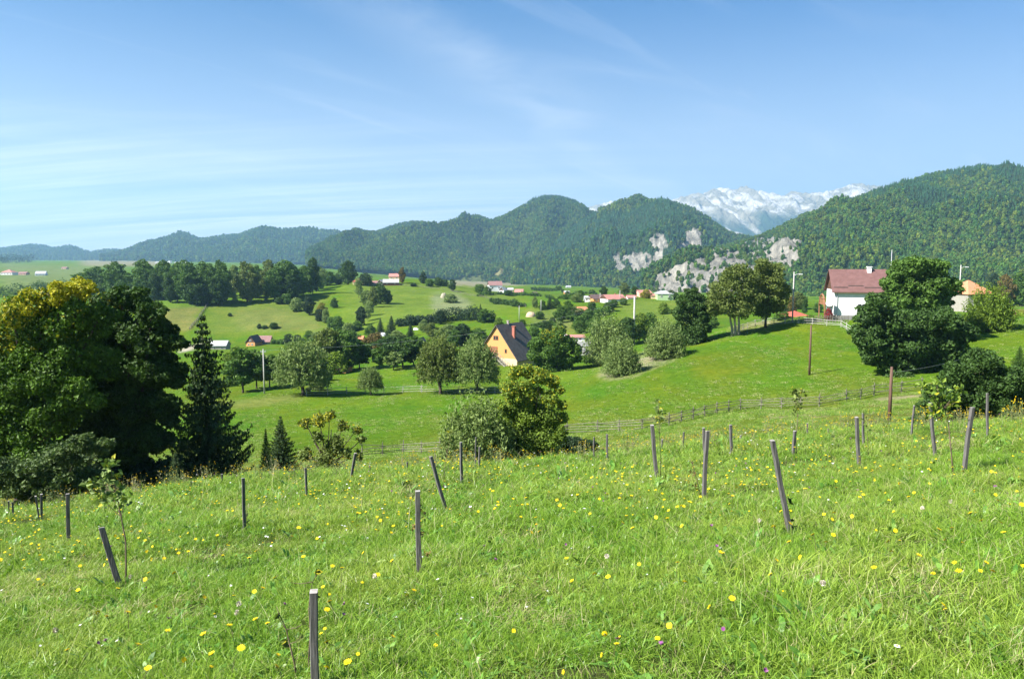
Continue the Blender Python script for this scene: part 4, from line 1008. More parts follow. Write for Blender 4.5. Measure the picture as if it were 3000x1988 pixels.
def windows(t, L_, W_, wins, frame='frame'):
    for (sd, x, z, ww, wh) in wins:
        d = .05; f = MB(); p = MB()
        a, b, c, e = x - ww / 2, x + ww / 2, z - wh / 2, z + wh / 2
        if sd == 'f': y = -W_ / 2; f.box(a, b, y - d, y + .02, c, e); mk = lambda q, w_: p.box(q - w_ / 2, q + w_ / 2, y - d - .03, y - d + .01, c + .12, e - .12)
        elif sd == 'b': y = W_ / 2; f.box(a, b, y - .02, y + d, c, e); mk = lambda q, w_: p.box(q - w_ / 2, q + w_ / 2, y + d - .01, y + d + .03, c + .12, e - .12)
        elif sd == 'l': X = -L_ / 2; f.box(X - d, X + .02, a, b, c, e); mk = lambda q, w_: p.box(X - d - .03, X - d + .01, q - w_ / 2, q + w_ / 2, c + .12, e - .12)
        else: X = L_ / 2; f.box(X - .02, X + d, a, b, c, e); mk = lambda q, w_: p.box(X + d - .01, X + d + .03, q - w_ / 2, q + w_ / 2, c + .12, e - .12)
        k = 2 if ww > .9 else 1
        for i in range(k): mk(a + (i + .5) * ww / k, ww / k - .18)
        fo = f.build('window', HM[frame], t); p.build('pane', HM['glass'], fo)
def house(label, px, py, Y, L_, W_, hw, hr, rz, wall='white', roof='rbrown', gable=None, wins=(), chim=(), over=.5, hip=0.0, cat='house', group=None, frame='frame', base=None, name='house', doors=()):
    x, Y, z = spot(px, py, Y)
    t = thing(name, label, cat, (x, Y, z), R(rz), group)
    mb = MB(); g = hr if not hip else 0
    mb.box(-L_ / 2, L_ / 2, -W_ / 2, W_ / 2, -1.5, hw, 0); mb.build('wall', HM[wall], t)
    if base:
        mb = MB(); e = .06; mb.box(-L_ / 2 - e, L_ / 2 + e, -W_ / 2 - e, W_ / 2 + e, -1.45, base[1]); mb.build('base', HM[base[0]], t)
    if not hip:
        k = .985
        for sx in (-1, 1):
            mb = MB()
            X = sx * (L_ / 2); X2 = sx * (L_ / 2 - .2)
            vs = [(X, -W_ / 2, hw), (X, W_ / 2, hw), (X, 0, hw + hr * k), (X2, -W_ / 2, hw), (X2, W_ / 2, hw), (X2, 0, hw + hr * k)]
            mb.add(vs, [(0, 1, 2), (5, 4, 3), (0, 3, 4, 1), (1, 4, 5, 2), (2, 5, 3, 0)])
            mb.build('gable', HM[gable or wall], t)
    mb = MB(); sl = hr / (W_ / 2); oy = W_ / 2 + over; ze = hw - sl * over; th = .18; LX = L_ / 2 + over * .9
    if not hip:
        for sy in (-1, 1):
            vs = []
            for X in (-LX, LX):
                vs += [(X, 0, hw + hr), (X, sy * oy, ze), (X, sy * oy, ze + th), (X, 0, hw + hr + th)]
            mb.add(vs, [(0, 1, 2, 3), (7, 6, 5, 4), (0, 4, 5, 1), (3, 2, 6, 7), (1, 5, 6, 2)])
    else:
        r = L_ / 2 - hip; vs = [(-LX, -oy, ze), (LX, -oy, ze), (LX, oy, ze), (-LX, oy, ze), (-r, 0, hw + hr), (r, 0, hw + hr)]
        mb.add(vs, [(0, 1, 5, 4), (1, 2, 5), (2, 3, 4, 5), (3, 0, 4), (3, 2, 1, 0)])
    ro = mb.build('roof', HM[roof], t)
    for (cx_, cy2, w_, top, mt) in chim:
        mb = MB(); zb = hw + hr - abs(cy2) * sl - .5; mb.box(cx_ - w_ / 2, cx_ + w_ / 2, cy2 - w_ / 2, cy2 + w_ / 2, zb, top)
        mb.box(cx_ - w_ / 2 - .1, cx_ + w_ / 2 + .1, cy2 - w_ / 2 - .1, cy2 + w_ / 2 + .1, top + .002, top + .15); mb.build('chimney', HM[mt], ro)
    windows(t, L_, W_, wins, frame)
    for (sd, x_, w_, h_) in doors:
        mb = MB()
        if sd == 'f': mb.box(x_ - w_ / 2, x_ + w_ / 2, -W_ / 2 - .07, -W_ / 2 + .02, 0.02, h_)
        else: mb.box(-L_ / 2 - .07, -L_ / 2 + .02, x_ - w_ / 2, x_ + w_ / 2, 0.02, h_)
        mb.build('door', HM['woodm'], t)
    return t
# orange house: ridge runs back to the right, the gable looks at the camera
OH = house('orange wooden house with steep dark shingle roof', 1492, 1066, 178, 10.5, 10.6, 1.9, 7.1, 58, wall='cream', roof='shingle', gable='orange', over=.45,
      wins=[('l', .2, 6.3, 1.3, 1.0), ('l', -2.4, 3.5, .55, .9), ('l', 2.4, 3.6, .4, .6), ('l', .7, .95, 1.1, 1.1)], chim=[(-1.4, -2.1, .62, 8.6, 'brick'), (-.5, 0.0, .4, 9.7, 'metal')], doors=())
def oh_parts():
    mb = MB(); X = -5.25
    mb.box(X - .09, X + .02, -.2, 1.6, 2.25, 4.35); mb.build('balcony_door', HM['frame'], OH)
    mb = MB(); mb.box(X - 1.6, X - .1, -.6, 2.6, 2.0, 2.16)
    for y in (-.55, .2, 1.0, 1.8, 2.5): mb.box(X - 1.58, X - 1.5, y - .04, y + .04, 2.16, 3.05)
    mb.box(X - 1.62, X - 1.46, -.6, 2.6, 3.05, 3.13); mb.box(X - 1.6, X - 1.5, 2.45, 2.55, -.2, 2.0); mb.box(X - 1.6, X - 1.5, -.6, -.5, -.2, 2.0); mb.build('balcony', HM['plank'], OH)
    mb = MB()
    for i in range(10):
        z = 1.95 - i * .2; y = -.65 - i * .27; mb.box(X - 1.5, X - .5, y - .15, y + .15, z - .05, z)
    for xx in (X - 1.55, X - .5):
        mb.add([(xx, -.6, 2.0), (xx, -3.4, -.1), (xx, -3.4, .15), (xx, -.6, 2.25), (xx + .06, -.6, 2.0), (xx + .06, -3.4, -.1), (xx + .06, -3.4, .15), (xx + .06, -.6, 2.25)], [(0, 1, 2, 3), (7, 6, 5, 4), (3, 2, 6, 7), (0, 4, 5, 1)])
        mb.tube([(xx, -.6, 3.1), (xx, -3.3, 1.0)], .05, 5)
        for q in range(5): mb.box(xx - .03, xx + .03, -.7 - q * .62, -.64 - q * .62, 2.0 - q * .48, 3.05 - q * .48)
    mb.build('staircase', HM['plank'], OH)
oh_parts()
WH = house('white house with brown tiled roof and satellite dish behind the maple', 2556, 922, 152, 15.5, 9.2, 5.5, 3.7, -13, wall='white', roof='rbrown', gable='wood', over=.6, base=('stone', .75), frame='wframe',
      wins=[('f', -2.9, 2.35, 1.5, 1.35), ('f', 1.2, 2.35, 1.5, 1.35), ('f', 4.6, 2.35, 1.5, 1.35), ('f', -3.3, .35, 1.4, .55), ('l', 0, 2.4, 1.2, 1.2)], chim=[(-1.05, -.5, .72, 9.75, 'white')])
def wh_parts():
    X = -7.75; mb = MB()
    mb.box(X - 1.6, X - .05, -3.6, 3.6, 2.55, 2.72)
    for i in range(7):
        y = -3.4 + i * 1.13; mb.box(X - 1.55, X - 1.42, y - .06, y + .06, 2.72, 3.75)
    mb.box(X - 1.62, X - 1.36, -3.6, 3.6, 3.75, 3.87)
    for y in (-3.4, 3.4): mb.box(X - 1.6, X - 1.4, y - .1, y + .1, -.3, 2.55)
    mb.tube([(X - 1.5, -3.4, 2.2), (X - 1.5, -2.6, 3.6), (X - 1.5, -1.4, 4.3), (X - 1.5, 0, 4.55), (X - 1.5, 1.4, 4.3), (X - 1.5, 2.6, 3.6), (X - 1.5, 3.4, 2.2)], .16, 6)
    mb.build('balcony', HM['woodm'], WH)
    mb = MB(); n = 20; vs = [(0, 0, 0)]
    for r_, dz in ((.32, .05), (.62, .17)):
        vs += [(math.cos(k * 2 * math.pi / n) * r_, math.sin(k * 2 * math.pi / n) * r_, dz) for k in range(n)]
    fs = [(0, 1 + k, 1 + (k + 1) % n) for k in range(n)] + [(1 + k, 1 + n + k, 1 + n + (k + 1) % n, 1 + (k + 1) % n) for k in range(n)]
    mb.add(vs, fs); mb.add([(x, y, z - .03) for x, y, z in vs], [tuple(reversed(f)) for f in fs])
    d = mb.build('satellite_dish', HM['wframe'], None, True); d.parent = WH; d.location = (X - .9, -5.5, 3.1); d.rotation_euler = (R(72), 0, R(-25)); d.scale = (1.15, 1.15, 1.15)
    mb = MB(); mb.tube([(X - .3, -4.65, 2.4), (X - .55, -5.2, 2.9)], .05, 6); mb.build('dish_arm', METAL, WH)
    mb = MB(); mb.tube([(X + .5, -4.72, 0), (X + .5, -4.72, 5.2)], .06, 6); mb.build('drainpipe', METAL, WH)
    mb = MB()
    for x0, x1, z in ((-7.9, -5.4, 5.8), (-5.3, -2.6, 6.1), (-2.5, .4, 5.8), (.6, 3.2, 6.1), (3.4, 6.4, 5.8)):
        yy = -(9.2 - z) / (3.7 / 4.6); mb.box(x0, x1, yy - .12, yy - .06, z + .15, z + .32)
    mb.build('snow_guard', HM['rdark'], WH)
    mb = MB(); mb.box(-3.6, -1.6, -6.2, -4.72, .0, .45); mb.box(-3.9, -1.4, -6.5, -4.72, .45, .55); mb.build('porch_step', HM['plank'], WH)
wh_parts()
VH = 'village houses behind the orchard valley'
for a in [
 # label, px, py, Y, w_px, d(m), wall_h px, roof_h px, rot, wall, roof, gable, hip
 ('two storey wooden house with a rosy roof, highest of the village', 1450, 852, None, 38, 8, 17, 11, 12, 'white', 'rrosy', 'wood', 0),
 ('small grey roofed village house right of the two storey one', 1474, 856, None, 16, 6, 6, 9, 60, 'white', 'rgrey', 'wood', 0),
 ('cream village house with a low roof', 1494, 856, None, 18, 6, 8, 5, 5, 'cream', 'rgrey', None, 0),
 ('low village house with a wide pink roof', 1521, 860, None, 24, 8, 5, 8, -8, 'white', 'rpink', None, 0),
 ('tiny dark shed right of the pink roof', 1566, 864, None, 12, 4, 4, 5, 20, 'wood', 'rdark', None, 0),
 ('tiny orange walled house far in the valley', 1660, 861, None, 15, 6, 5, 4, 5, 'orange', 'rgrey', None, 0),
 ('white farm building left of the dark brown roof', 1722, 882, None, 20, 7, 11, 4, 0, 'white', 'rgrey', None, 0),
 ('village house with dark brown roof and orange wall', 1746, 882, None, 34, 8, 8, 11, 18, 'orange', 'rdark', 'wood', 0),
 ('long building under a bright red roof', 1795, 882, None, 56, 9, 7, 12, 22, 'white', 'rpink', 'wood', 0),
 ('low red roof at the left of the pink house', 1848, 874, None, 24, 7, 3, 6, 0, 'white', 'rpink', None, 0),
 ('pink house with a dark wooden gable window', 1884, 868, None, 36, 8, 10, 8, 12, 'pink', 'rpink', 'pink', 0),
 ('low pink annex between pink and green houses', 1915, 873, None, 22, 7, 8, 4, 0, 'cream', 'rpink', None, 0),
 ('pale green house with a grey hipped roof', 1944, 876, None, 46, 10, 17, 8, 0, 'green', 'rgrey', None, 3.0),
 ('small terracotta roofed house sunk in the trees', 1702, 912, None, 26, 7, 4, 9, 30, 'cream', 'rorange', None, 0),
 ('grey roofed hut beside the terracotta roof', 1687, 912, None, 16, 5, 3, 9, -20, 'plank', 'rgrey', None, 0),
 ('bright red roofed house on the ridge beside the round tree', 1053, 800, 585, 34, 8, 9, 8, 0, 'cream', 'rred', None, 3.0),
 ('long grey roofed barn of the ridge farm', 1145, 806, 585, 44, 9, 6, 9, 8, 'wood', 'rgrey', 'plank', 0),
 ('grey gabled shed left of the long ridge barn', 1119, 806, 585, 16, 7, 6, 8, 70, 'white', 'rgrey', 'wood', 0),
 ('low brown roofed farm building on the ridge', 1098, 804, 585, 28, 6, 4, 6, 0, 'plank', 'rrosy', None, 0),
 ('rosy roof showing behind the ridge barn', 1156, 802, 625, 30, 7, 9, 8, 0, 'cream', 'rpink', None, 0),
 ('white house far behind the ridge at left', 978, 770, 900, 14, 7, 5, 3, 0, 'white', 'rgrey', None, 0),
 ('small white house behind the ridge beside the other', 996, 771, 920, 16, 7, 6, 3, 10, 'white', 'rgrey', None, 0),
 ('rosy roof peeking over the ridge wood', 610, 794, 620, 34, 8, 10, 9, 15, 'pink', 'rpink', None, 0),
 ('rose walled house behind the gap in the ridge wood', 452, 800, 560, 14, 8, 12, 6, 0, 'pink', 'rpink', None, 0),
 ('log house with orange wall and dark gables at the hill foot', 745, 1022, 345, 28, 7, 12, 18, 82, 'orange', 'rdark', 'wood', 0),
 ('brown roofed wing of the log house at the hill foot', 775, 1020, 352, 40, 6, 9, 15, 6, 'plank', 'rrosy', 'wood', 0),
 ('white roofed barn behind the tall spruce', 647, 1036, 320, 44, 6, 15, 12, 2, 'plank', 'rgrey', 'plank', 0),
 ('small dark red gabled cottage behind the orchard', 1233, 1014, None, 18, 6, 12, 12, 80, 'redp', 'rdark', 'wood', 0),
 ('tiny cottage with orange roof above the orchard', 1058, 1000, None, 14, 5, 8, 8, 0, 'plank', 'rorange', None, 0),
 ('little orange shed under the leafy green tree', 1008, 1090, None, 30, 4, 12, 6, -10, 'orange', 'rdark', 'orange', 0),
 ('long white building beyond the round green maple', 1685, 996, None, 50, 6, 11, 4, 0, 'white', 'rpink', None, 0),
 ('red roofed low house behind the street lamp', 2327, 908, 190, 58, 8, 12, 14, 5, 'brick', 'rred', None, 2.5),
 ('dark roofed house behind the terracotta roof at right', 2832, 880, 200, 70, 8, 32, 25, 0, 'plank', 'rdark', None, 0),
 ('terracotta roofed house right of the big maple', 2832, 912, 170, 84, 8, 56, 36, 10, 'plank', 'rorange', None, 3.0),
 ('dark house with two gables left above the yellow maple', 128, 828, 480, 26, 8, 9, 12, 25, 'wood', 'rrosy', 'wood', 0),
 ('far white house with a domed pale roof at the left edge', 26, 780, 1150, 34, 14, 9, 8, 0, 'white', 'rpink', None, 8),
 ('far house with pale blue roof right of the domed one', 120, 782, 1150, 26, 12, 5, 7, 15, 'white', 'rgrey', None, 0),
 ('far row house between the two pale roofs', 68, 780, 1180, 24, 10, 5, 4, 0, 'pink', 'rrosy', None, 0),
 ('tiny far farm on the pale plateau', 190, 775, 1500, 14, 10, 4, 3, 0, 'cream', 'rrosy', None, 0),
 ('row of white houses far below the pointed hill, left one', 466, 759, 2600, 18, 20, 3, 2, 0, 'white', 'rgrey', None, 0),
 ('white church like house below the pointed hill', 497, 758, 2600, 8, 14, 8, 3, 90, 'white', 'rgrey', None, 0),
 ('long white house far below the pointed hill', 530, 758, 2600, 34, 20, 4, 2, 0, 'white', 'rgrey', None, 0),
 ('far farm house in the green valley strip', 1665, 846, 1300, 14, 10, 3, 3, 0, 'white', 'rgrey', None, 0),
]:
    lb, px, py, Y, wp, d, wh_, rh_, rot, wl, rf, gb, hp = a
    if Y is None: Y = hit(px, py, 22)
    m = Y / FPX; wdm = wp * m / max(.35, abs(math.cos(R(rot)))) if abs(rot) < 60 else d; dd = d if abs(rot) < 60 else wp * m
    hw, hr = wh_ * m, rh_ * m; wn = []
    zc = EYE + float(s_of(py)) * Y - gz(float(u_of(px, py)) * Y, Y)   # true base height when the foot is hidden
    if abs(rot) < 60:
        k = max(2, min(4, int(wdm / 4)))
        for i in range(k): wn.append(('f', -wdm / 2 + (i + .5) * wdm / k, hw * .55, min(1.1, wdm / 8), min(1.2, hw * .4)))
    else: wn = [('l', -.8, hw * .5, .8, min(1, hw * .4)), ('l', .8, hw * .5, .8, min(1, hw * .4)), ('l', 0, hw + hr * .3, .8, min(.9, hr * .3))]
    house(lb, px, py, Y, wdm, dd, hw, hr, rot, wl, rf, gb, wn, [(wdm * .15, 0.3, .5, hw + hr + .5, 'brick')] if not hp and wdm > 7 else (), .35, hp, group=VH, frame='wframe' if wl not in ('white',) else 'frame')
# ------------------------------------------------------------------ small things of the valley
def blob(name, label, cat, px, py, Y, wp, hp, mat, sub=3, rough=.18, depth=1.0):
    x, Y, z = spot(px, py, Y); rx = wp / 2 / FPX * Y; rzz = hp / FPX * Y
    n = 22; m = 9; V = []; F = []
    for i in range(m + 1):
        for j in range(n):
            a = 2 * math.pi * j / n; e = i / m * math.pi / 2; q = 1 + rough * (fbm([math.cos(a) * 2 + i * .4 + px], [math.sin(a) * 2 + i * .3], 3, 2)[0] - .5) * 2
            V.append((math.cos(a) * math.cos(e) ** .8 * rx * q, math.sin(a) * math.cos(e) ** .8 * rx * depth * q, math.sin(e) * rzz * q - .1))
    F = [(i * n + j, i * n + (j + 1) % n, (i + 1) * n + (j + 1) % n, (i + 1) * n + j) for i in range(m) for j in range(n)]
    me = np_mesh(name, V, F, [mat], None, None, True); o = link(name, me); o.location = (x, Y, z); return tag(o, label, cat)
blob('sand_heap', 'heap of pale sand on the valley meadow', 'heap', 1555, 927, None, 30, 14, HM['sand'])
blob('haystack', 'grey haystack beside the bush on the pale patch', 'haystack', 1300, 872, None, 20, 14, HM['hay'])
blob('haystack', 'small rounded haystack on the left pasture below the field line', 'haystack', 555, 1005, 350, 12, 13, HM['hay'])
for lb, px, py, wp, hp, Y in (('white tarpaulin tent left of the wide conifer', 1121, 984, 18, 11, None), ('flat white tarpaulin below the hedge in the valley', 1218, 966, 14, 6, None), ('white sheet heap beyond the round green maple', 1662, 992, 22, 14, None)):
    x, Y, z = spot(px, py, Y); w_ = wp / FPX * Y; h_ = hp / FPX * Y
    mb = MB(); mb.add([(-w_ / 2, -w_ / 2.5, 0), (w_ / 2, -w_ / 2.5, 0), (w_ / 2, w_ / 2.5, 0), (-w_ / 2, w_ / 2.5, 0), (-w_ / 2.4, 0, h_), (w_ / 2.2, 0, h_ * .85), (0, -w_ / 3.5, h_ * .55), (.1, w_ / 3.5, h_ * .5)], [(0, 1, 6), (1, 5, 6), (6, 5, 4), (0, 6, 4), (2, 3, 7), (3, 4, 7), (4, 5, 7), (5, 2, 7), (0, 4, 3), (1, 2, 5), (3, 2, 1, 0)])
    o = mb.build('tarpaulin', HM['tarp']); o.location = (x, Y, z); o.rotation_euler = (0, 0, .3); tag(o, lb, 'tarpaulin')
def stone_row(lb, pts, n, r0, r1, Y=None):
    pass
def pole(name, label, px, base, top, wp, mat, Y=None, arm=False, lamp=False, insul=False, cat='pole'):
    x, Y, z = spot(px, base, Y); h = EYE + float(s_of(top)) * Y - z; r = wp / 2 / FPX * Y
    t = thing(name, label, cat, (x, Y, z))
    mb = MB(); mb.tube([(0, 0, -.5), (0, 0, h * .5), (0, 0, h)], [r * 1.15, r, r * .75], 9); mb.build('post', mat, t, True)
    if insul:
        mb = MB(); mb.box(-.45, .45, -.05, .05, h - .5, h - .4)
        for q in (-.38, .38): mb.tube([(q, 0, h - .4), (q, 0, h - .22)], .05, 6)
        mb.build('crossarm', METAL, t)
    if lamp:
        mb = MB(); mb.tube([(0, 0, h - .7), (.5, -.2, h - .45), (.95, -.35, h - .42)], .045, 6); a = mb.build('lamp_arm', METAL, t)
        mb = MB(); mb.box(.85, 1.45, -.5, -.2, h - .52, h - .36); mb.build('lamp_head', HM['wframe'], t)
    return (x, Y, z + h)
p1 = pole('utility_pole', 'thin grey concrete pole in front of the orchard', 775, 1152, 1022, 4.2, CONC, None, insul=True)
p2 = pole('utility_pole', 'tall pale concrete pole between the willow bushes', 1857, 1008, 868, 6, CONC, None, insul=True)
p3 = pole('street_lamp', 'white street lamp pole left of the white house', 2322, 923, 796, 4, CONC, 150, lamp=True, cat='street lamp')
p4 = pole('street_lamp', 'lamp pole above the terracotta roof at the right', 2808, 905, 776, 3.5, CONC, 172, lamp=True, cat='street lamp')
p5 = pole('telegraph_pole', 'slim rust brown pole standing in the bright green hill field', 2371, 1098, 952, 6, POLEB)
p6 = pole('telegraph_pole', 'thick reddish brown pole just behind the flower meadow', 2603, 1272, 1074, 10, POLEB, 52)
p7 = pole('utility_pole', 'thin distant pole behind the hedge of the valley', 1521, 940, 895, 2, CONC, None)
p8 = pole('utility_pole', 'thin distant pole on the far valley meadow', 1585, 915, 878, 2, CONC, None)
p9 = pole('utility_pole', 'thin pole left of the long red village roof', 1758, 885, 858, 2, CONC, None)
p10 = pole('utility_pole', 'thin pole between the red and pink village roofs', 1816, 880, 850, 2, CONC, None)
p11 = pole('flag_pole', 'thin mast behind the dark lime tree', 2605, 900, 732, 2.2, METAL, 175)
def wire(label, a, b, sag, r=.018):
    a, b = Vector(a), Vector(b); pts = []
    for i in range(25):
        t_ = i / 24; p = a.lerp(b, t_); p.z -= sag * 4 * t_ * (1 - t_); pts.append(p)
    mb = MB(); mb.tube(pts, r, 4, cap=False); tag(mb.build('power_line', METAL, None, True), label, 'cable')
def up(p, d=.3): return (p[0], p[1], p[2] - d)
wire('power line from the grey orchard pole to the tall pale pole', up(p1, .25), up(p2, .25), 3.0)
wire('thin cable from the reddish brown pole past the maple', up(p6, .4), (float(u_of(2960, 975)) * 150, 150, EYE + float(s_of(975)) * 150), 1.2, .007)
# ------------------------------------------------------------------ fences
def fence(label, pix, mat, rails=3, h=1.15, gap=2.4, Ys=None, name='rail_fence', wonk=.06, rr=.032, post_r=.055, post_h=1.0):
    P = []
    for i, (px, py) in enumerate(pix):
        Y = Ys[i] if Ys else hit(px, py, 22); P.append(Vector((float(u_of(px, py)) * Y, Y, 0)))
    pts = [P[0]]; 
    for a, b in zip(P[:-1], P[1:]):
        d = (b - a).length; n = max(1, round(d / gap))
        for i in range(1, n + 1): pts.append(a.lerp(b, i / n))
    pts = pts[:99]
    for p in pts: p.z = gz(p.x, p.y)
    o = pts[0].copy(); t = thing(name, label, 'fence', o)
    for p in pts:
        q = p - o; lean = Vector((random.gauss(0, .05), random.gauss(0, .05), 0)); hh = h * random.uniform(.92, 1.28) * post_h
        mb = MB(); mb.tube([q - Vector((0, 0, .3)), q + lean * .5 + Vector((0, 0, hh * .5)), q + lean + Vector((0, 0, hh))], [post_r * 1.1, post_r, post_r * .85], 6); mb.build('post', mat, t)
    for k in range(rails):
        mb = MB(); z = h * (.22 + .68 * k / max(1, rails - 1))
        for a, b in zip(pts[:-1], pts[1:]):
            da = (b - a).normalized() * .25; w1, w2 = random.gauss(0, wonk), random.gauss(0, wonk); off = Vector((da.y, -da.x, 0)) * .25 * (1 if k % 2 else -1)
            mb.tube([a - o - da + off + Vector((0, 0, z + w1)), b - o + da + off + Vector((0, 0, z + w2))], rr, 5)
        mb.build('rail', mat, t)
fence('long grey rail fence winding below the bright green hill', [(1060,1338),(1180,1328),(1290,1326),(1500,1300),(1660,1272),(1750,1266),(1880,1259),(1960,1246),(2030,1228),(2100,1212),(2170,1199),(2290,1196),(2400,1190),(2480,1176),(2560,1158),(2640,1150),(2700,1142)], RAILD, 4, wonk=.07)
fence('pale grey rail fence behind the pollard willows', [(898,1160),(960,1157),(1070,1151),(1180,1150),(1290,1149),(1400,1150),(1500,1152)], RAIL, 3, wonk=.04, gap=3.0)
fence('whitish rail fence along the top of the green hill', [(2150,980),(2190,962),(2235,950),(2300,948),(2380,950),(2464,958),(2495,976),(2525,998),(2545,1015)], RAIL, 3, wonk=.05, rr=.042)
fence('dark picket fence in front of the white house porch', [(2366,926),(2400,930),(2440,931),(2485,930)], RAILD, 5, h=1.3, gap=.5, name='picket_fence', wonk=.02, post_r=.05, Ys=[147, 146, 145.5, 145])
fence('dark field fence running down the left pasture', [(618,878),(600,905),(580,935),(555,965)], RAILD, 2, gap=5, wonk=.1, rr=.12, post_r=.15)
fence('post and wire fence crossing the hillside ridge', [(1150,836),(1230,840),(1320,852),(1400,868),(1470,885),(1540,900)], RAILD, 2, gap=5, rr=.07, post_r=.12)
fence('low fence at the right end of the yard lawn', [(2890,905),(2950,903),(3010,902)], RAILD, 2, gap=2.5)
# bench at right edge, red flowers, stones
def bench():
    x, Y, z = spot(2985, 920, None); t = thing('wooden_bench', 'long wooden bench and table on the lawn at the right edge', 'bench', (x, Y, z))
    mb = MB(); mb.box(-1.6, 1.6, -.35, .35, .72, .80); mb.build('table_top', HM['woodm'], t)
    for a in (-1.2, 1.2):
        mb = MB(); mb.box(a - .08, a + .08, -.3, .3, -.1, .72); mb.build('leg', HM['wood'], t)
    mb = MB(); mb.box(-1.6, 1.6, -.95, -.65, .42, .48)
    for a in (-1.2, 1.2): mb.box(a - .06, a + .06, -.9, -.7, -.1, .42)
    mb.build('seat', HM['woodm'], t)
bench()
plant('red flowering bush in front of the white porch', 2427, 925, 902, 24, 'bush', 'red', 148.5, 'bush', 'bush')
def hedge(label, pts, hp, dep, tint, n=9000, leaf=.5):
    Q = [(px, py, hit(px, py, 100)) for px, py in pts]; LL = []
    x0, Y0 = float(u_of(Q[0][0], Q[0][1])) * Q[0][2], Q[0][2]; z0 = gz(x0, Y0)
    for a, b in zip(Q[:-1], Q[1:]):
        k = max(2, int(abs(b[0] - a[0]) / 7))
        for i in range(k):
            f = i / k; Y = a[2] + (b[2] - a[2]) * f; px = a[0] + (b[0] - a[0]) * f; py = a[1] + (b[1] - a[1]) * f; x = float(u_of(px, py)) * Y; h = hp / FPX * Y * random.uniform(.6, 1.25)
            LL.append((x - x0, Y - Y0 + random.uniform(-1, 1) * dep, gz(x, Y) - z0 + h * .5, h * .55, h * .6, h * .55))
    t = thing('hedge', label, 'hedge', (x0, Y0, z0)); link('foliage', crown_mesh('foliage', [crown(LL, n, leaf, inner=.5, rag=.3)], LM[tint]), t)
    mb = MB()
    for l in LL[::3]: mb.tube([(l[0], l[1], l[2] - l[5] - .5), (l[0] + .2, l[1], l[2])], [.12, .05], 5)
    mb.build('stems', BARK, t)
hedge('long dark hedge row crossing the valley below the pastures', [(1170,954),(1215,952),(1275,945)], 24, 2, 'bl', 5000)
hedge('taller hedge row between pale patch and orange house roof', [(1280,944),(1340,936),(1400,938),(1450,942)], 32, 3, 'bl', 7000)
hedge('hedge line running down the ridge to the village', [(1440,884),(1480,892),(1520,900),(1545,898)], 17, 2, 'dk', 4000)
hedge('hedge below the village houses', [(1600,872),(1650,876),(1700,880)], 13, 4, 'md', 3500)
hedge('overgrown bank behind the pale fence beside the first willow', [(905,1146),(935,1128),(970,1108)], 20, .8, 'wl', 4500, .22)
hedge('shrubs lining the foot of the pasture', [(800,1008),(860,1005),(920,1003),(975,1000)], 12, 3, 'md', 3500)
hedge('bushy belt behind the ridge wood', [(180,862),(300,862),(420,870)], 30, 4, 'bl', 6000, .6)
hedge('far shrub belt at the left edge', [(0,868),(60,862),(120,858),(180,858)], 32, 6, 'dk', 6000, .6)
hedge('dark belt of trees behind the far left houses', [(-40,772),(30,770),(95,768)], 22, 20, 'bl', 3000, 2.2)
hedge('belt of far conifers behind the red roofed ridge house', [(1010,792),(1060,790),(1100,800),(1130,806)], 26, 20, 'bl', 5000, 1.2)
hedge('scrub on the slope between valley houses', [(1640,925),(1690,945),(1740,935),(1790,915)], 22, 3, 'md', 6000, .4)
hedge('scrub along the lane in the valley', [(1560,962),(1610,950),(1650,965)], 14, 3, 'md', 3500, .4)
hedge('shrubs around the village gardens', [(1400,868),(1460,862),(1530,866),(1590,868)], 10, 5, 'md', 4000, .5)
hedge('bushes in front of the forest at the end of the valley', [(1560,850),(1640,852),(1740,862),(1840,866)], 12, 8, 'dk', 5000, .8)
hedge('undergrowth along the foot of the left trees', [(560,1150),(640,1135),(700,1130)], 26, .8, 'md', 4500, .25)

# ------------------------------------------------------------------ meadow grass
def grass_mat(name, tipc, base, dry, tr=.35):
    m, t, o = new_mat(name); P = pos(t)
    a = t.nodes.new('ShaderNodeAttribute'); a.attribute_name = 'tint'
    b = t.nodes.new('ShaderNodeAttribute'); b.attribute_name = 'aut'
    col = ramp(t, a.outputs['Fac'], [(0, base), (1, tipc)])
    big = noise(t, .55, 4, P, .6); mid = noise(t, 2.6, 3, P, .6)
    k = t.nodes.new('ShaderNodeMapRange'); k.inputs[1].default_value = .42; k.inputs[2].default_value = .66; t.links.new(big, k.inputs[0])
    col = mixc(t, M_('MULTIPLY', k.outputs[0], .75, tree=t), col, mixc(t, 1.0, col, (1.6, 1.2, 2.0), 'MULTIPLY'))
    k2 = t.nodes.new('ShaderNodeMapRange'); k2.inputs[1].default_value = .5; k2.inputs[2].default_value = .72; t.links.new(mid, k2.inputs[0])
    col = mixc(t, M_('MULTIPLY', k2.outputs[0], .5, tree=t), col, mixc(t, 1.0, col, (.55, .72, .6), 'MULTIPLY'))
    col = mixc(t, b.outputs['Fac'], col, dry)
    p = t.nodes.new('ShaderNodeBsdfPrincipled'); t.links.new(col, p.inputs['Base Color']); p.inputs['Roughness'].default_value = .42; p.inputs['Specular IOR Level'].default_value = .4
    tr_ = t.nodes.new('ShaderNodeBsdfTranslucent'); t.links.new(mixc(t, 1.0, col, (1.1, 1.2, .5), 'MULTIPLY'), tr_.inputs['Color'])
    mx = t.nodes.new('ShaderNodeMixShader'); mx.inputs[0].default_value = tr
    t.links.new(p.outputs[0], mx.inputs[1]); t.links.new(tr_.outputs[0], mx.inputs[2]); t.links.new(mx.outputs[0], o.inputs['Surface']); return m
GM = grass_mat('meadow_blades', (.28, .45, .045), (.045, .12, .006), (.50, .44, .24))  # sunlit tips and shaded feet of the blades are put into these colours
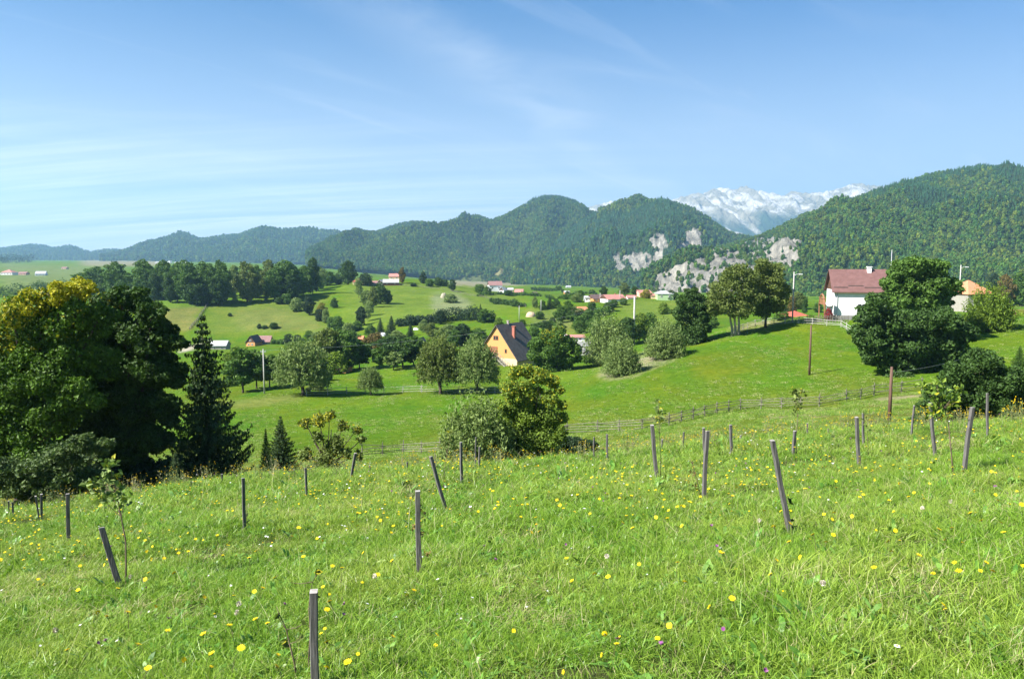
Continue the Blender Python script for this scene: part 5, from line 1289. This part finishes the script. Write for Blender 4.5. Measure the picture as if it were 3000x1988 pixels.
def blades(n, rad, h0, h1, wd, lean, dry=.12, curl=.5, name='grass_tuft'):
    V = []; F = []; ti = []; au = []
    for i in range(n):
        a = random.uniform(0, 6.283); r = rad * math.sqrt(random.random()); x, y = math.cos(a) * r, math.sin(a) * r
        h = random.uniform(h0, h1); la = random.uniform(0, 6.283); lm = abs(random.gauss(0, lean)) * h; dx, dy = math.cos(la) * lm, math.sin(la) * lm
        fa = random.uniform(0, 3.14); wx, wy = math.cos(fa) * wd * .5, math.sin(fa) * wd * .5; b = len(V); k = random.uniform(.7, 1.3)
        for t_, q in ((0, 1), (.45, .9), (.8, .6), (1, .12)):
            cz = h * t_ * (1 - curl * .35 * t_ * min(1, lm / h * 1.5)); px, py = x + dx * t_ * t_, y + dy * t_ * t_
            V += [(px - wx * q * k, py - wy * q * k, cz), (px + wx * q * k, py + wy * q * k, cz)]
        F += [(b + 2 * j, b + 2 * j + 1, b + 2 * j + 3, b + 2 * j + 2) for j in range(3)]
        d = 1.0 if random.random() < dry else 0.0; t0 = random.uniform(-.4, .3)
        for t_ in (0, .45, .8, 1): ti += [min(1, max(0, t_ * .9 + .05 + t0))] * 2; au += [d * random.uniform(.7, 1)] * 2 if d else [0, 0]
    return np_mesh(name, V, F, [GM], None, {'tint': ('FLOAT', np.array(ti, np.float32)), 'aut': ('FLOAT', np.array(au, np.float32))})
def herb(n, rad, lw, ll, mat, name='leafy_herb'):
    V = []; F = []; ti = []
    for i in range(n):
        a = random.uniform(0, 6.283); el = random.uniform(.15, 1.1); L_ = ll * random.uniform(.6, 1.2); W_ = lw * random.uniform(.6, 1.2); ox, oy = random.gauss(0, rad), random.gauss(0, rad)
        d = Vector((math.cos(a) * math.cos(el), math.sin(a) * math.cos(el), math.sin(el))); s_ = Vector((-math.sin(a), math.cos(a), 0)); o_ = Vector((ox, oy, .005)); b = len(V)
        for t_, q in ((0, .15), (.35, .8), (.7, 1), (1, .1)):
            c = o_ + d * L_ * t_ - Vector((0, 0, L_ * .35 * t_ * t_)); V += [tuple(c - s_ * W_ * .5 * q), tuple(c + s_ * W_ * .5 * q)]
        F += [(b + 2 * j, b + 2 * j + 1, b + 2 * j + 3, b + 2 * j + 2) for j in range(3)]; t0 = random.random(); ti += [t0] * 8
    return np_mesh(name, V, F, [mat], None, {'tint': ('FLOAT', np.array(ti, np.float32)), 'aut': ('FLOAT', np.zeros(len(ti), np.float32))})
HERB = grass_mat('herb_leaf', (.16, .33, .045), (.05, .14, .012), (.3, .3, .1), .25)
def meadow_points(n, y0, y1, wid=.74):
    y = np.sqrt(rng.uniform(y0 ** 2, y1 ** 2, n)); side = rng.random(n) < .72
    x = np.where(side, rng.uniform(-wid, wid, n) * y, rng.choice([-1, 1], n) * (wid * y + rng.random(n) * 3.6))
    return x, y
def build_grass():
    T_ = [blades(90, .13, .03, .09, .0048, 1.0, .06), blades(90, .13, .025, .075, .0055, 1.3, .04), blades(60, .12, .05, .12, .0044, .9, .10), blades(45, .10, .03, .08, .0050, 1.4, .55),
          blades(12, .14, .10, .24, .0028, .7, .55), herb(22, .05, .026, .09, HERB), herb(40, .07, .016, .055, HERB), herb(12, .025, .036, .14, HERB)]
    xs, ys, K, S = [], [], [], []
    for (n, y0, y1, sc) in ((3500, .5, 3.2, 1.1), (22000, 3.2, 8.0, 1.0), (19500, 8.0, 13.0, 1.15), (21000, 13.0, 24.0, 1.5)):
        x, y = meadow_points(n, y0, y1)
        den = fbm(x / .8, y / .8, 3, 61); keep = rng.random(n) < np.clip(.5 + (den - .4) * 4, .22, 1); x, y = x[keep], y[keep]; m = len(x)
        r = rng.random(m); zone = fbm(x / 2.2, y / 2.2, 2, 91); dryz = fbm(x / .9, y / .9, 2, 95)
        k = np.where(r < .34, 0, np.where(r < .62, 1, np.where(r < .78, 2, np.where(r < .81, 3, np.where(r < .84, 4, np.where(r < .92, 5, np.where(r < .965, 6, 7)))))))
        k = np.where((dryz > .70) & (rng.random(m) < .6), 3, k)
        s_ = sc * rng.uniform(.75, 1.25, m) * (.5 + 1.0 * zone) ; xs.append(x); ys.append(y); K.append(k); S.append(s_)
    x = np.concatenate(xs); y = np.concatenate(ys); k = np.concatenate(K); s_ = np.concatenate(S); m = len(x)
    sv = np.stack([s_, s_, s_ * rng.uniform(.75, 1.2, m)], 1); rot = np.zeros((m, 3)); rot[:, 2] = rng.uniform(0, 6.28, m); rot[:, 0] = rng.normal(0, .2, m); rot[:, 1] = rng.normal(.05, .2, m)
    scatter('grass', np.stack([x, y, ground(x, y) - .008], 1), sv, rot, k, T_, 'sunlit meadow grass with herbs and dry blades')
    # coarse tufts on the slope beyond the meadow's edge and in the lower fields
    n = 26000; y = rng.uniform(22, 100, n); x = rng.uniform(-.72, .72, n) * y; kk = rng.integers(0, 4, n); s2 = rng.uniform(.9, 1.8, n) * (1 + y / 70)
    sv = np.stack([s2 * 1.6, s2 * 1.6, s2 * .8], 1); rot = np.zeros((n, 3)); rot[:, 2] = rng.uniform(0, 6.28, n)
    rough = fbm(x / 3, y / 3, 3, 7); keep = (rng.random(n) < np.clip((rough - .35) * 3, 0, 1)) & (in_poly(*project(x, y, ground(x, y)), ZONES[0][0]))
    scatter('rough_grass', np.stack([x, y, ground(x, y) - .02], 1)[keep], sv[keep], rot[keep], kk[keep], T_[:4], 'rough brownish pasture grass behind the meadow edge')
build_grass()
def field_tufts():
    a_ = blades(24, .32, .06, .14, .03, 1.2, .0); b_ = herb(14, .2, .05, .12, HERB); c_ = blades(18, .3, .1, .2, .035, .8, .5)
    n = 60000; y = 74 * np.exp(rng.uniform(0, 1, n) * math.log(190 / 74)); x = rng.uniform(-.50, .70, n) * y; d = fbm(x / 5, y / 9, 4, 73); keep = rng.random(n) < np.clip((d - .38) * 4, .08, 1); x, y = x[keep], y[keep]; m = len(x)
    r = rng.random(m); k = np.where(r < .62, 0, np.where(r < .85, 1, 2)); s_ = rng.uniform(.7, 1.5, m); sv = np.stack([s_, s_, s_ * .8], 1); rot = np.zeros((m, 3)); rot[:, 2] = rng.uniform(0, 6.28, m)
    scatter('field_grass', np.stack([x, y, ground(x, y) - .02], 1), sv, rot, k, [a_, b_, c_], 'uneven grass tufts over the lower field and the hill')
field_tufts()

# ------------------------------------------------------------------ flowers
YEL = simple('petal_yellow', (.86, .68, .012), (.80, .58, .008), 60, rough=.6, bstr=0)
ORA = simple('petal_orange', (.84, .50, .01), (.7, .36, .01), 60, rough=.6, bstr=0)
WHI = simple('petal_white', (.84, .84, .80), (.7, .7, .66), 60, rough=.6, bstr=0)
PUR = simple('petal_purple', (.36, .12, .34), (.22, .06, .20), 60, rough=.6, bstr=0)
STEM = simple('flower_stem', (.14, .17, .05), (.09, .09, .03), 20, bstr=0)
def head_mesh(r, petals, layers, mat, name, dome=.35, cm=None):
    mb = MB()
    for l in range(layers):
        rr = r * (1 - .28 * l); z = .10 * r * l
        for p in range(petals):
            a = 2 * math.pi * (p + .5 * l) / petals + random.uniform(-.06, .06); w_ = math.pi / petals * 1.02; q = rr * random.uniform(.88, 1.08); zz = z + q * dome * random.uniform(.3, .9)
            mb.add([(0, 0, z), (math.cos(a - w_) * q * .72, math.sin(a - w_) * q * .72, z + .6 * (zz - z)), (math.cos(a) * q, math.sin(a) * q, zz), (math.cos(a + w_) * q * .72, math.sin(a + w_) * q * .72, z + .6 * (zz - z))], [(0, 1, 2, 3)], 0)
    if cm is not None:
        mb.tube([(0, 0, .02 * r), (0, 0, .25 * r)], [r * .3, r * .25], 7, 1)
    mb.tube([(0, 0, -.45 * r), (0, 0, 0)], [r * .18, r * .32], 6, 2 if cm is not None else 1)
    return mb.mesh(name, [mat] + ([cm] if cm is not None else []) + [STEM])
def stem_mesh(h, bend, r=.0016):
    mb = MB(); mb.tube([(0, 0, -.02), (bend * .1, 0, h * .4), (bend * .45, 0, h * .8), (bend, 0, h)], r, 4, cap=False); return mb.mesh('stem', [STEM])
FH = [head_mesh(.019, 16, 3, YEL, 'flower_head') for _ in range(3)]
ST = [(h, b, stem_mesh(h, b)) for h, b in ((.13, .02), (.17, .05), (.20, .09), (.15, -.03))]
def flower(x, y, sc=1.0, kind=0, hgt=None):
    h, b, sm = random.choice(ST); k = sc * (hgt / h if hgt else 1)
    t = thing('meadow_flower', ['yellow dandelion like flower on a thin stem in the meadow grass', 'small purple thistle like flower in the meadow grass', 'white daisy with yellow centre in the grass at lower right', 'pale fluffy seed head standing in the meadow grass'][kind], 'flower', (x, y, gz(x, y)), random.uniform(0, 6.28), ['yellow meadow flowers', 'purple meadow flowers', None, 'pale seed heads'][kind])
    s_ = link('stem', sm, t); s_.scale = (k, k, k)
    hd = link('flower_head', random.choice(FH) if kind == 0 else KH[kind], t, (b * k, 0, h * k)); hd.scale = (sc,) * 3
    hd.rotation_euler = (random.gauss(0, .45) + .0, random.gauss(.0, .45), 0)
def seed_mesh():
    mb = MB()
    for i in range(70):
        d = Vector([random.gauss(0, 1) for _ in range(3)]).normalized(); a = d.cross(Vector((0, .3, 1))).normalized() * .003
        mb.add([tuple(d * .004), tuple(d * .016 + a), tuple(d * .018), tuple(d * .016 - a)], [(0, 1, 2, 3)])
    mb.tube([(0, 0, -.005), (0, 0, .005)], .004, 6); return mb.mesh('flower_head', [simple('seed_fluff', (.62, .56, .46), (.45, .4, .3), 30, bstr=0)])
KH = {1: head_mesh(.014, 20, 3, PUR, 'flower_head', 1.1), 2: head_mesh(.016, 15, 1, WHI, 'flower_head', .1, YEL), 3: seed_mesh()}
FP_ = [(2625,1467),(2460,1507),(2768,1541),(2743,1568),(2833,1514),(2890,1544),(2931,1538),(2947,1570),(2394,1583),(2451,1572),(2589,1610),(2597,1598),(2717,1642),(2768,1677),(2864,1632),(2893,1687),(2992,1661),(2778,1801),(2264,1636),(2258,1681),(2278,1554),(2323,1549),(2981,1488),(2000,1727),(2130,1614),(1938,1495),(1962,1517),(1840,1556),(1990,1548),(1908,1512),
 (845,1576),(885,1614),(877,1644),(836,1689),(756,1611),(756,1733),(758,1804),(962,1788),(981,1778),(1149,1651),(1100,1681),(999,1674),(969,1658),(999,1879),(831,1958),(977,1953),(1023,1969),(1205,1739),(1206,1549),(1171,1552),(815,1548),
 (202,1737),(335,1729),(326,1814),(375,1801),(281,1801),(189,1903),(416,1961),(428,1894),(461,1846),(467,1779),(611,1852),(685,1835),(596,1917),(673,1927),(519,1681),(426,1677),(430,1704),(615,1739),(741,1745),(259,1625),(64,1592),(99,1552),(622,1488),(733,1640),
 (1525,1485),(1644,1490),(1525,1484),(1780,1446),(1763,1438),(1444,1450),(1425,1435),(1455,1425),(1622,1482),(1498,1463),(1575,1515),(1840,1560),(1555,1560),(1582,1570),(1460,1500),(1500,1370),(1110,1515),(1130,1515),(1105,1530),(2505,1510),(2510,1325),(2300,1480),(2180,1350),(2340,1365),(2410,1370),(2480,1345),(2500,1385),(2720,1375),(2845,1390),(2895,1382),(2797,1370),(2960,1265),(2830,1260),(2750,1290),(2640,1310),(2245,1500)]
def head_at(px, py, hh):
    Y = hit(px, py, 3.3, 19)
    for _ in range(3): Y = min(18.5, hit(px, py + hh * FPX / Y, 3.3, 19))
    return float(u_of(px, py)) * Y, Y
for i, (px, py) in enumerate(FP_):
    hh = random.uniform(.12, .19); x, y = head_at(px, py, hh); flower(x, y, random.uniform(1.0, 1.35), 0, hh)
cnt = 0
while cnt < 185:
    y = random.uniform(4.0, 12.5); x = random.uniform(-.66, .66) * y
    q = fbm([x / 1.4], [y / 1.4], 2, 19)[0]
    if random.random() > (q - .25) * 1.6 * (.35 + y / 14): continue
    flower(x, y, random.uniform(.7, 1.15), 0, random.uniform(.08, .2)); cnt += 1
for px, py in [(997,1799),(1420,1600),(1665,1590),(2085,1550),(2100,1600),(990,1765),(860,1772),(310,1868),(325,1880),(505,1810),(2925,1425),(2935,1440),(2915,1422),(1800,1870),(1970,1885),(1460,1645),(2130,1845),(2245,1950),(2240,1730),(340,1595),(420,1715)]:
    x, y = head_at(px, py, .12); flower(x, y, random.uniform(.9, 1.3), 1, .12)
x, y = head_at(2633, 1900, .1); flower(x, y, 1.1, 2, .1)
for px, py in [(1116,1697),(360,1693),(700,1785),(690,1803),(2698,1490),(2400,1710),(193,1840),(2770,1470),(2240,1535),(1780,1640)]:
    x, y = head_at(px, py, .13); flower(x, y, 1.2, 3, .13)
def flower_stuff():
    def join(hd, st, h, b):
        mb = MB(); 
        for me, off in ((hd, Vector((b, 0, h))), (st, Vector((0, 0, 0)))):
            base = len(mb.v); mb.v += [tuple(v.co + off) for v in me.vertices]; mb.f += [tuple(base + i for i in p.vertices) for p in me.polygons]
            mb.m += [(p.material_index if me is hd else 1) for p in me.polygons]
        return mb
    h, b, st = ST[0]
    P_ = [join(head_mesh(.017, 12, 2, YEL, 'fh'), st, h, b).mesh('flower_yellow', [YEL, STEM]), join(head_mesh(.014, 10, 2, ORA, 'fh'), st, h, b).mesh('flower_orange', [ORA, STEM]),
          join(head_mesh(.016, 10, 1, WHI, 'fh', .1), st, h, b).mesh('flower_white', [WHI, STEM]), join(head_mesh(.013, 12, 2, PUR, 'fh', 1.0), st, h, b).mesh('flower_purple', [PUR, STEM])]
    n = 6500; y = rng.uniform(8.0, 23, n); x = rng.uniform(-.7, .7, n) * y; d = fbm(x / 1.7, y / 1.7, 3, 23); keep = rng.random(n) < np.clip((d - .30) * 2.4, 0.04, 1) * np.clip(.25 + (y - 8) / 9, 0, 1); x, y = x[keep], y[keep]; m = len(x)
    r = rng.random(m); k = np.where(r < .82, 0, np.where(r < .84, 1, np.where(r < .95, 2, 3))); s_ = rng.uniform(.65, 1.3, m); rot = rng.normal(0, .22, (m, 3)); rot[:, 2] = rng.uniform(0, 6.28, m)
    sv = np.stack([s_, s_, s_ * rng.uniform(.7, 1.8, m) * (1 + .05 * np.maximum(0, y - 12))], 1)
    scatter('small_flowers', np.stack([x, y, ground(x, y)], 1), sv, rot, k, P_, 'countless small yellow and white flowers towards the far meadow edge')
    n = 160; y = rng.uniform(5, 15, n); x = rng.uniform(-.68, .3, n) * y; s_ = rng.uniform(.5, .9, n); rot = rng.normal(0, .5, (n, 3)); sv = np.stack([s_] * 3, 1)
    scatter('small_white_flowers', np.stack([x, y, ground(x, y)], 1), sv, rot, np.full(n, 0), [P_[2]], 'tiny white flowers scattered in the meadow')
flower_stuff()
def tall_herbs():
    mb = MB(); st = []
    for i in range(7):
        a = random.uniform(0, 6.28); r = random.uniform(0, .12); h = random.uniform(.25, .55); x, y = math.cos(a) * r, math.sin(a) * r; lx = random.gauss(0, .06)
        mb.tube([(x, y, -.03), (x + lx * .4, y, h * .5), (x + lx, y, h)], .0035, 3, 0, False)
        for q in range(6):
            z = h * random.uniform(.3, .95); aa = random.uniform(0, 6.28); L_ = .05; c = Vector((x + lx * z / h, y, z)); d = Vector((math.cos(aa), math.sin(aa), .6)) * L_; s_ = Vector((-math.sin(aa), math.cos(aa), 0)) * .012
            mb.add([tuple(c), tuple(c + d * .5 + s_), tuple(c + d), tuple(c + d * .5 - s_)], [(0, 1, 2, 3)], 0)
        for q in range(random.choice((0, 0, 1, 2))):
            c = Vector((x + lx, y, h)) + Vector([random.gauss(0, .02) for _ in range(3)]); s_ = .010
            for an in range(3): mb.add([tuple(c + Vector((math.cos(an) * s_, math.sin(an) * s_, 0))), tuple(c + Vector((0, 0, s_))), tuple(c - Vector((math.cos(an) * s_, math.sin(an) * s_, 0))), tuple(c - Vector((0, 0, s_)))], [(0, 1, 2, 3)], 1)
    A = mb.mesh('herb_yellow', [simple('dry_stem', (.14, .18, .05), (.09, .11, .035), 10, bstr=0), YEL]); B = mb.mesh('herb_dry', [simple('dead_stem', (.22, .22, .10), (.14, .14, .06), 10, bstr=0), YEL])
    n = 220; u = rng.uniform(-.7, .72, n); y = rng.uniform(17, 24, n); x = u * y; k = (rng.random(n) < .4).astype(int); s_ = rng.uniform(.6, 1.25, n) * (.6 + .7 * fbm(x / 2, y / 2, 2, 3))
    rot = np.zeros((n, 3)); rot[:, 2] = rng.uniform(0, 6.28, n)
    scatter('tall_herbs', np.stack([x, y, ground(x, y)], 1), np.stack([s_] * 3, 1), rot, k, [A, B], 'tall flowering herbs along the far edge of the meadow')
tall_herbs()

# ------------------------------------------------------------------ stakes and saplings
SG = 'wooden stakes planted in the meadow'
def stake(label, tx, ty, bx, by, wp, Y=None, yaw=None):
    if Y is None: Y = hit(bx, by, 3.2, 17.5)
    x0 = float(u_of(bx, by)) * Y; z0 = gz(x0, Y); x1 = float(u_of(tx, ty)) * Y; z1 = EYE + float(s_of(ty)) * Y
    wd = max(.03, min(.054, wp * .85 / FPX * Y)); L_ = math.hypot(x1 - x0, z1 - z0); t = thing('wooden_stake', label, 'stake', (x0, Y, z0), 0, SG)
    d = Vector((x1 - x0, 0, z1 - z0)); yw = R((yaw if yaw is not None else random.uniform(22, 32)) if tx < 1600 else random.uniform(4, 20)); n = 5; mb = MB(); ring = []
    a = Vector((math.cos(yw), math.sin(yw), 0)); b = Vector((-math.sin(yw), math.cos(yw), 0)); hw_ = wd / 2; c_ = hw_ * .8
    prof = [(-hw_, -c_), (-c_, -hw_), (c_, -hw_), (hw_, -c_), (hw_, c_), (c_, hw_), (-c_, hw_), (-hw_, c_)]
    V = []
    for i in range(n + 1):
        f = -.12 / max(L_, .3) + (1 + .12 / max(L_, .3)) * i / n; c = d * f + Vector((math.sin(i * 1.7) * .003, math.cos(i * 2.1) * .003, 0)); k = 1 - .04 * f
        V += [tuple(c + a * p * k + b * q * k) for p, q in prof]
    F = [(i * 8 + j, i * 8 + (j + 1) % 8, (i + 1) * 8 + (j + 1) % 8, (i + 1) * 8 + j) for i in range(n) for j in range(8)]
    mb.add(V, F, 0); mb.build('shaft', STAKE, t)
    top = V[-8:]; mb = MB(); slope = random.uniform(-.006, .006)
    lo = [Vector(v) for v in top]; hi = [Vector(v) + Vector((0, 0, .004 + slope * (1 if j < 4 else -1))) for j, v in enumerate(top)]
    mb.add([tuple(v) for v in lo] + [tuple(v) for v in hi], [tuple(range(8, 16))] + [(j, (j + 1) % 8, 8 + (j + 1) % 8, 8 + j) for j in range(8)]); mb.build('cut_top', STAKET, t)
for a in [
 ('thick stake at the bottom edge with a pale cut top', 918, 1732, 924, 2030, 28, None, 8),
 ('upright grey stake with a dried twig, centre left of the meadow', 1223, 1438, 1228, 1692, 18, None, 10),
 ('stake leaning left just behind the upright central one', 1262, 1337, 1307, 1497, 12),
 ('short upright stake right of the leaning one near the willow bush', 1350, 1295, 1353, 1414, 9, 14.0),
 ('dark stake leaning left beside the leafy sapling at left', 297, 1545, 352, 1722, 20),
 ('dark upright stake left of the leafy sapling', 198, 1446, 201, 1592, 12),
 ('upright stake near the left edge, right of a thin one', 121, 1447, 124, 1552, 8, 14.5),
 ('thin stick close to the left edge stake', 104, 1453, 118, 1550, 5, 14.2),
 ('upright dark stake below the tall spruce', 712, 1400, 717, 1562, 11),
 ('stake in front of the sparse apple tree', 895, 1370, 900, 1474, 8),
 ('stake leaning right beside the apple tree', 1041, 1327, 1028, 1416, 9, 16.5),
 ('small stake right of the apple tree', 1083, 1363, 1084, 1402, 5, 18),
 ('stake in front of the willow bush', 1405, 1308, 1404, 1372, 6, 17.5),
 ('stake at the foot of the tall spruce', 650, 1388, 653, 1444, 7, 17.5),
 ('thin stake left of the spruce foot', 560, 1408, 562, 1455, 5, 17.5),
 ('small stake in the dark below the maples, right one', 450, 1443, 450, 1484, 5, 17),
 ('small stake in the dark below the maples, left one', 413, 1441, 413, 1472, 5, 18),
 ('leaning stake at the very left edge', 36, 1470, 41, 1537, 6, 15.5),
 ('thin stake at the very left edge', 25, 1467, 26, 1508, 4, 17),
 ('stake behind the leafy sapling crown', 306, 1440, 306, 1502, 5, 15.5),
 ('stake at the right foot of the dark shrub', 1778, 1272, 1780, 1340, 7, 17),
 ('stake in the shade right of the golden tree', 1740, 1280, 1740, 1335, 5, 18),
 ('tall stake beside the slim sapling right of centre', 1910, 1245, 1925, 1414, 12),
 ('tall stake with a dry twig right of centre', 2072, 1262, 2061, 1465, 13),
 ('stake just behind the one with the dry twig', 2061, 1253, 2065, 1325, 8, 15.5),
 ('upright stake in front of the pasture, centre right', 2140, 1244, 2144, 1332, 9, 15.8),
 ('long stake leaning left in the right foreground', 2262, 1290, 2318, 1577, 16),
 ('brownish stake under the tall thin sapling', 2328, 1262, 2323, 1347, 9, 14.5),
 ('stake in front of the thick reddish brown pole', 2509, 1222, 2517, 1372, 11),
 ('twin stake behind the one by the reddish brown pole', 2528, 1210, 2531, 1292, 7, 15),
 ('bluish stake left of the yellow sapling', 2725, 1180, 2742, 1300, 10, 12.5),
 ('stake leaning right beside the yellow sapling', 2848, 1193, 2822, 1392, 13),
 ('thin stake in front of the right thicket', 2892, 1152, 2895, 1255, 7, 15),
 ('leaning greenish stick left of the thicket', 2678, 1188, 2671, 1252, 6, 16.5),
 ('small far stake left of the centre right pasture', 2003, 1265, 2001, 1330, 5, 18),
 ('tiny far stake on the brown pasture', 2170, 1275, 2170, 1310, 4, 19),
 ('small far stake below the long fence', 2365, 1240, 2366, 1290, 4, 18.5),
 ('tiny far stake right below the long fence', 2426, 1255, 2427, 1290, 4, 18.5),
 ('far stake behind the slim sapling', 1940, 1287, 1939, 1340, 4, 17.8),
 ('far stake left of the willow bush', 1193, 1353, 1194, 1392, 4, 18),
 ('tiny far stake between apple tree and willow bush', 1150, 1367, 1149, 1402, 4, 18.2),
 ('tiny stake right of the pasture stake', 2108, 1300, 2109, 1335, 3, 18.4),
 ('reddish bare rod in the golden tree thicket', 1394, 1280, 1393, 1370, 4, 18.5),
]: stake(*a)
def sapling(label, base, path, leaves, tint, Y=None, leaf=.03, r=.010, seed=1):
    """path: trunk pixels from base up; leaves: (px,py,r_px,count) clusters"""
    random.seed(seed * 13 + 5)
    if Y is None: Y = hit(base[0], base[1], 3.2, 18)
    x0 = float(u_of(*base)) * Y; z0 = gz(x0, Y); t = thing('sapling', label, 'young tree', (x0, Y, z0 - .01))
    def W(px, py, dy=0): return Vector((float(u_of(px, py)) * Y - x0, dy, EYE + float(s_of(py)) * Y - z0))
    mb = MB(); pts = [Vector((0, 0, -.05))] + [W(*p, random.gauss(0, .01)) for p in path]; mb.tube(pts, [r * (1 - .75 * i / (len(pts) - 1)) for i in range(len(pts))], 6)
    P = []
    for (lx, ly, lr, n) in leaves:
        c = W(lx, ly); src = min(pts, key=lambda p: (p - c).length + (2 if p.z > c.z else 0)); R_ = lr / FPX * Y
        e = c + Vector((random.gauss(0, .3), random.gauss(0, .5), .4)) * R_; mb.tube([src, src.lerp(c, .55) + Vector((0, 0, -.01)), c, e], [r * .45, r * .35, r * .25, r * .1], 4, cap=False)
        for _ in range(n):
            v = Vector([random.gauss(0, .5) for _ in range(3)]); P.append(tuple(c + Vector((v.x * R_, v.y * R_, v.z * R_))))
    mb.build('trunk', TWIG, t, True)
    if P:
        P = np.array(P); V, F = leaf_quads(P, rng.normal(size=P.shape) + np.array([0, -.3, .6]), leaf * rng.uniform(.6, 1.3, len(P)), 1.7)
        ti = rng.random(len(P)); au = np.where(rng.random(len(P)) < .12, .7, 0)
        link('leaves', crown_mesh('leaves', [(V, F, np.repeat(ti, 4), np.repeat(au, 4))], LM[tint]), t)
sapling('leafy sapling beside the leaning dark stake at left', (368, 1722), [(368,1650),(366,1580),(355,1510),(340,1440),(330,1390),(322,1350)], [(322,1350,18,22),(318,1390,22,26),(332,1395,18,20),(290,1420,26,26),(262,1410,14,12),(330,1450,26,30),(300,1455,22,20),(365,1460,20,14),(350,1420,12,8)], 'wl', None, .045, .009, 1)
sapling('pale yellow green sapling between two stakes at the right', (2795, 1395), [(2788,1330),(2782,1270),(2776,1225),(2765,1195)], [(2745,1130,24,26),(2720,1140,20,18),(2700,1128,14,10),(2755,1165,28,34),(2740,1185,22,22),(2790,1180,18,16),(2810,1135,14,14),(2800,1160,16,16),(2765,1210,22,18),(2730,1215,14,8)], 'gd', None, .045, .010, 2)
sapling('slim sapling with pale leaves beside the tall stake', (1936, 1412), [(1935,1340),(1932,1270),(1930,1210),(1930,1170)], [(1930,1175,9,10),(1928,1195,14,18),(1932,1215,18,26),(1922,1225,14,14),(1940,1228,12,14)], 'wl', None, .04, .006, 3)
sapling('tall thin sapling behind the brownish stake', (2335, 1345), [(2332,1280),(2338,1220),(2330,1160),(2322,1135)], [(2325,1140,12,12),(2335,1160,16,18),(2345,1180,16,16),(2330,1200,12,10),(2350,1145,10,8)], 'ol', 14.5, .055, .008, 4)
sapling('thin sapling left of the central short stake', (1300, 1425), [(1302,1370),(1310,1325),(1318,1290),(1320,1262)], [(1320,1265,12,12),(1312,1280,14,14),(1325,1285,12,12),(1305,1300,10,8)], 'ol', None, .05, .007, 5)
sapling('bare branching sapling left of the thick bottom stake', (872, 1990), [(865,1930),(848,1880),(838,1840),(815,1790),(808,1772)], [(880,1860,8,3),(890,1820,6,2),(835,1880,8,3),(815,1800,5,2)], 'ol', None, .03, .006, 6)
sapling('thin sapling with one dark leaf against the thick bottom stake', (908, 1990), [(906,1920),(907,1850),(905,1780),(908,1730),(915,1700),(928,1675)], [(930,1672,6,3),(850,1700,4,0),(920,1740,8,4),(918,1800,10,4),(915,1880,8,3)], 'dk', None, .032, .005, 7)
sapling('weak sapling leaning at the bottom of the long leaning stake', (2312, 1575), [(2300,1530),(2296,1500),(2305,1470)], [(2314,1466,9,6),(2325,1540,16,10),(2300,1555,14,8)], 'dk', None, .04, .004, 8)
sapling('dry twig sapling at the stake right of centre', (2060, 1463), [(2045,1420),(2035,1380),(2025,1350),(2022,1340)], [(2030,1380,8,8),(2040,1420,8,8),(2050,1440,10,8),(2025,1350,6,5)], 'bn', None, .03, .005, 9)
sapling('dried twig bundle tied to the upright central stake', (1232, 1692), [(1236,1620),(1226,1560),(1232,1500),(1228,1480)], [(1230,1500,14,14),(1222,1540,12,12),(1238,1560,10,8),(1248,1620,10,6),(1226,1480,10,8)], 'bn', 6.95, .028, .004, 10)
sapling('thin reedy sapling near the reddish brown pole', (2545, 1360), [(2542,1300),(2540,1250),(2548,1200),(2545,1180)], [(2540,1200,12,6),(2550,1215,12,8),(2530,1235,10,6),(2545,1250,10,6)], 'ol', 13, .03, .004, 11)
sapling('thin sapling left of the little upright far stake at left', (715, 1560), [(722,1520),(724,1490),(720,1470)], [(724,1525,10,10),(720,1505,8,6)], 'dk', None, .03, .004, 12)
random.seed(99)

# ------------------------------------------------------------------ haze
def haze():
    mb = MB(); mb.box(-13000, 13000, -60, 11900, -1400, 1000)
    m, t, o = new_mat('haze_air'); v = t.nodes.new('ShaderNodeVolumePrincipled')
    v.inputs['Color'].default_value = (.40, .68, 1.0, 1); v.inputs['Density'].default_value = 8.5e-5; v.inputs['Anisotropy'].default_value = .2
    t.links.new(v.outputs[0], o.inputs['Volume'])
    tag(mb.build('haze', m), 'pale bluish air over the valley', None, None, 'stuff')
haze()
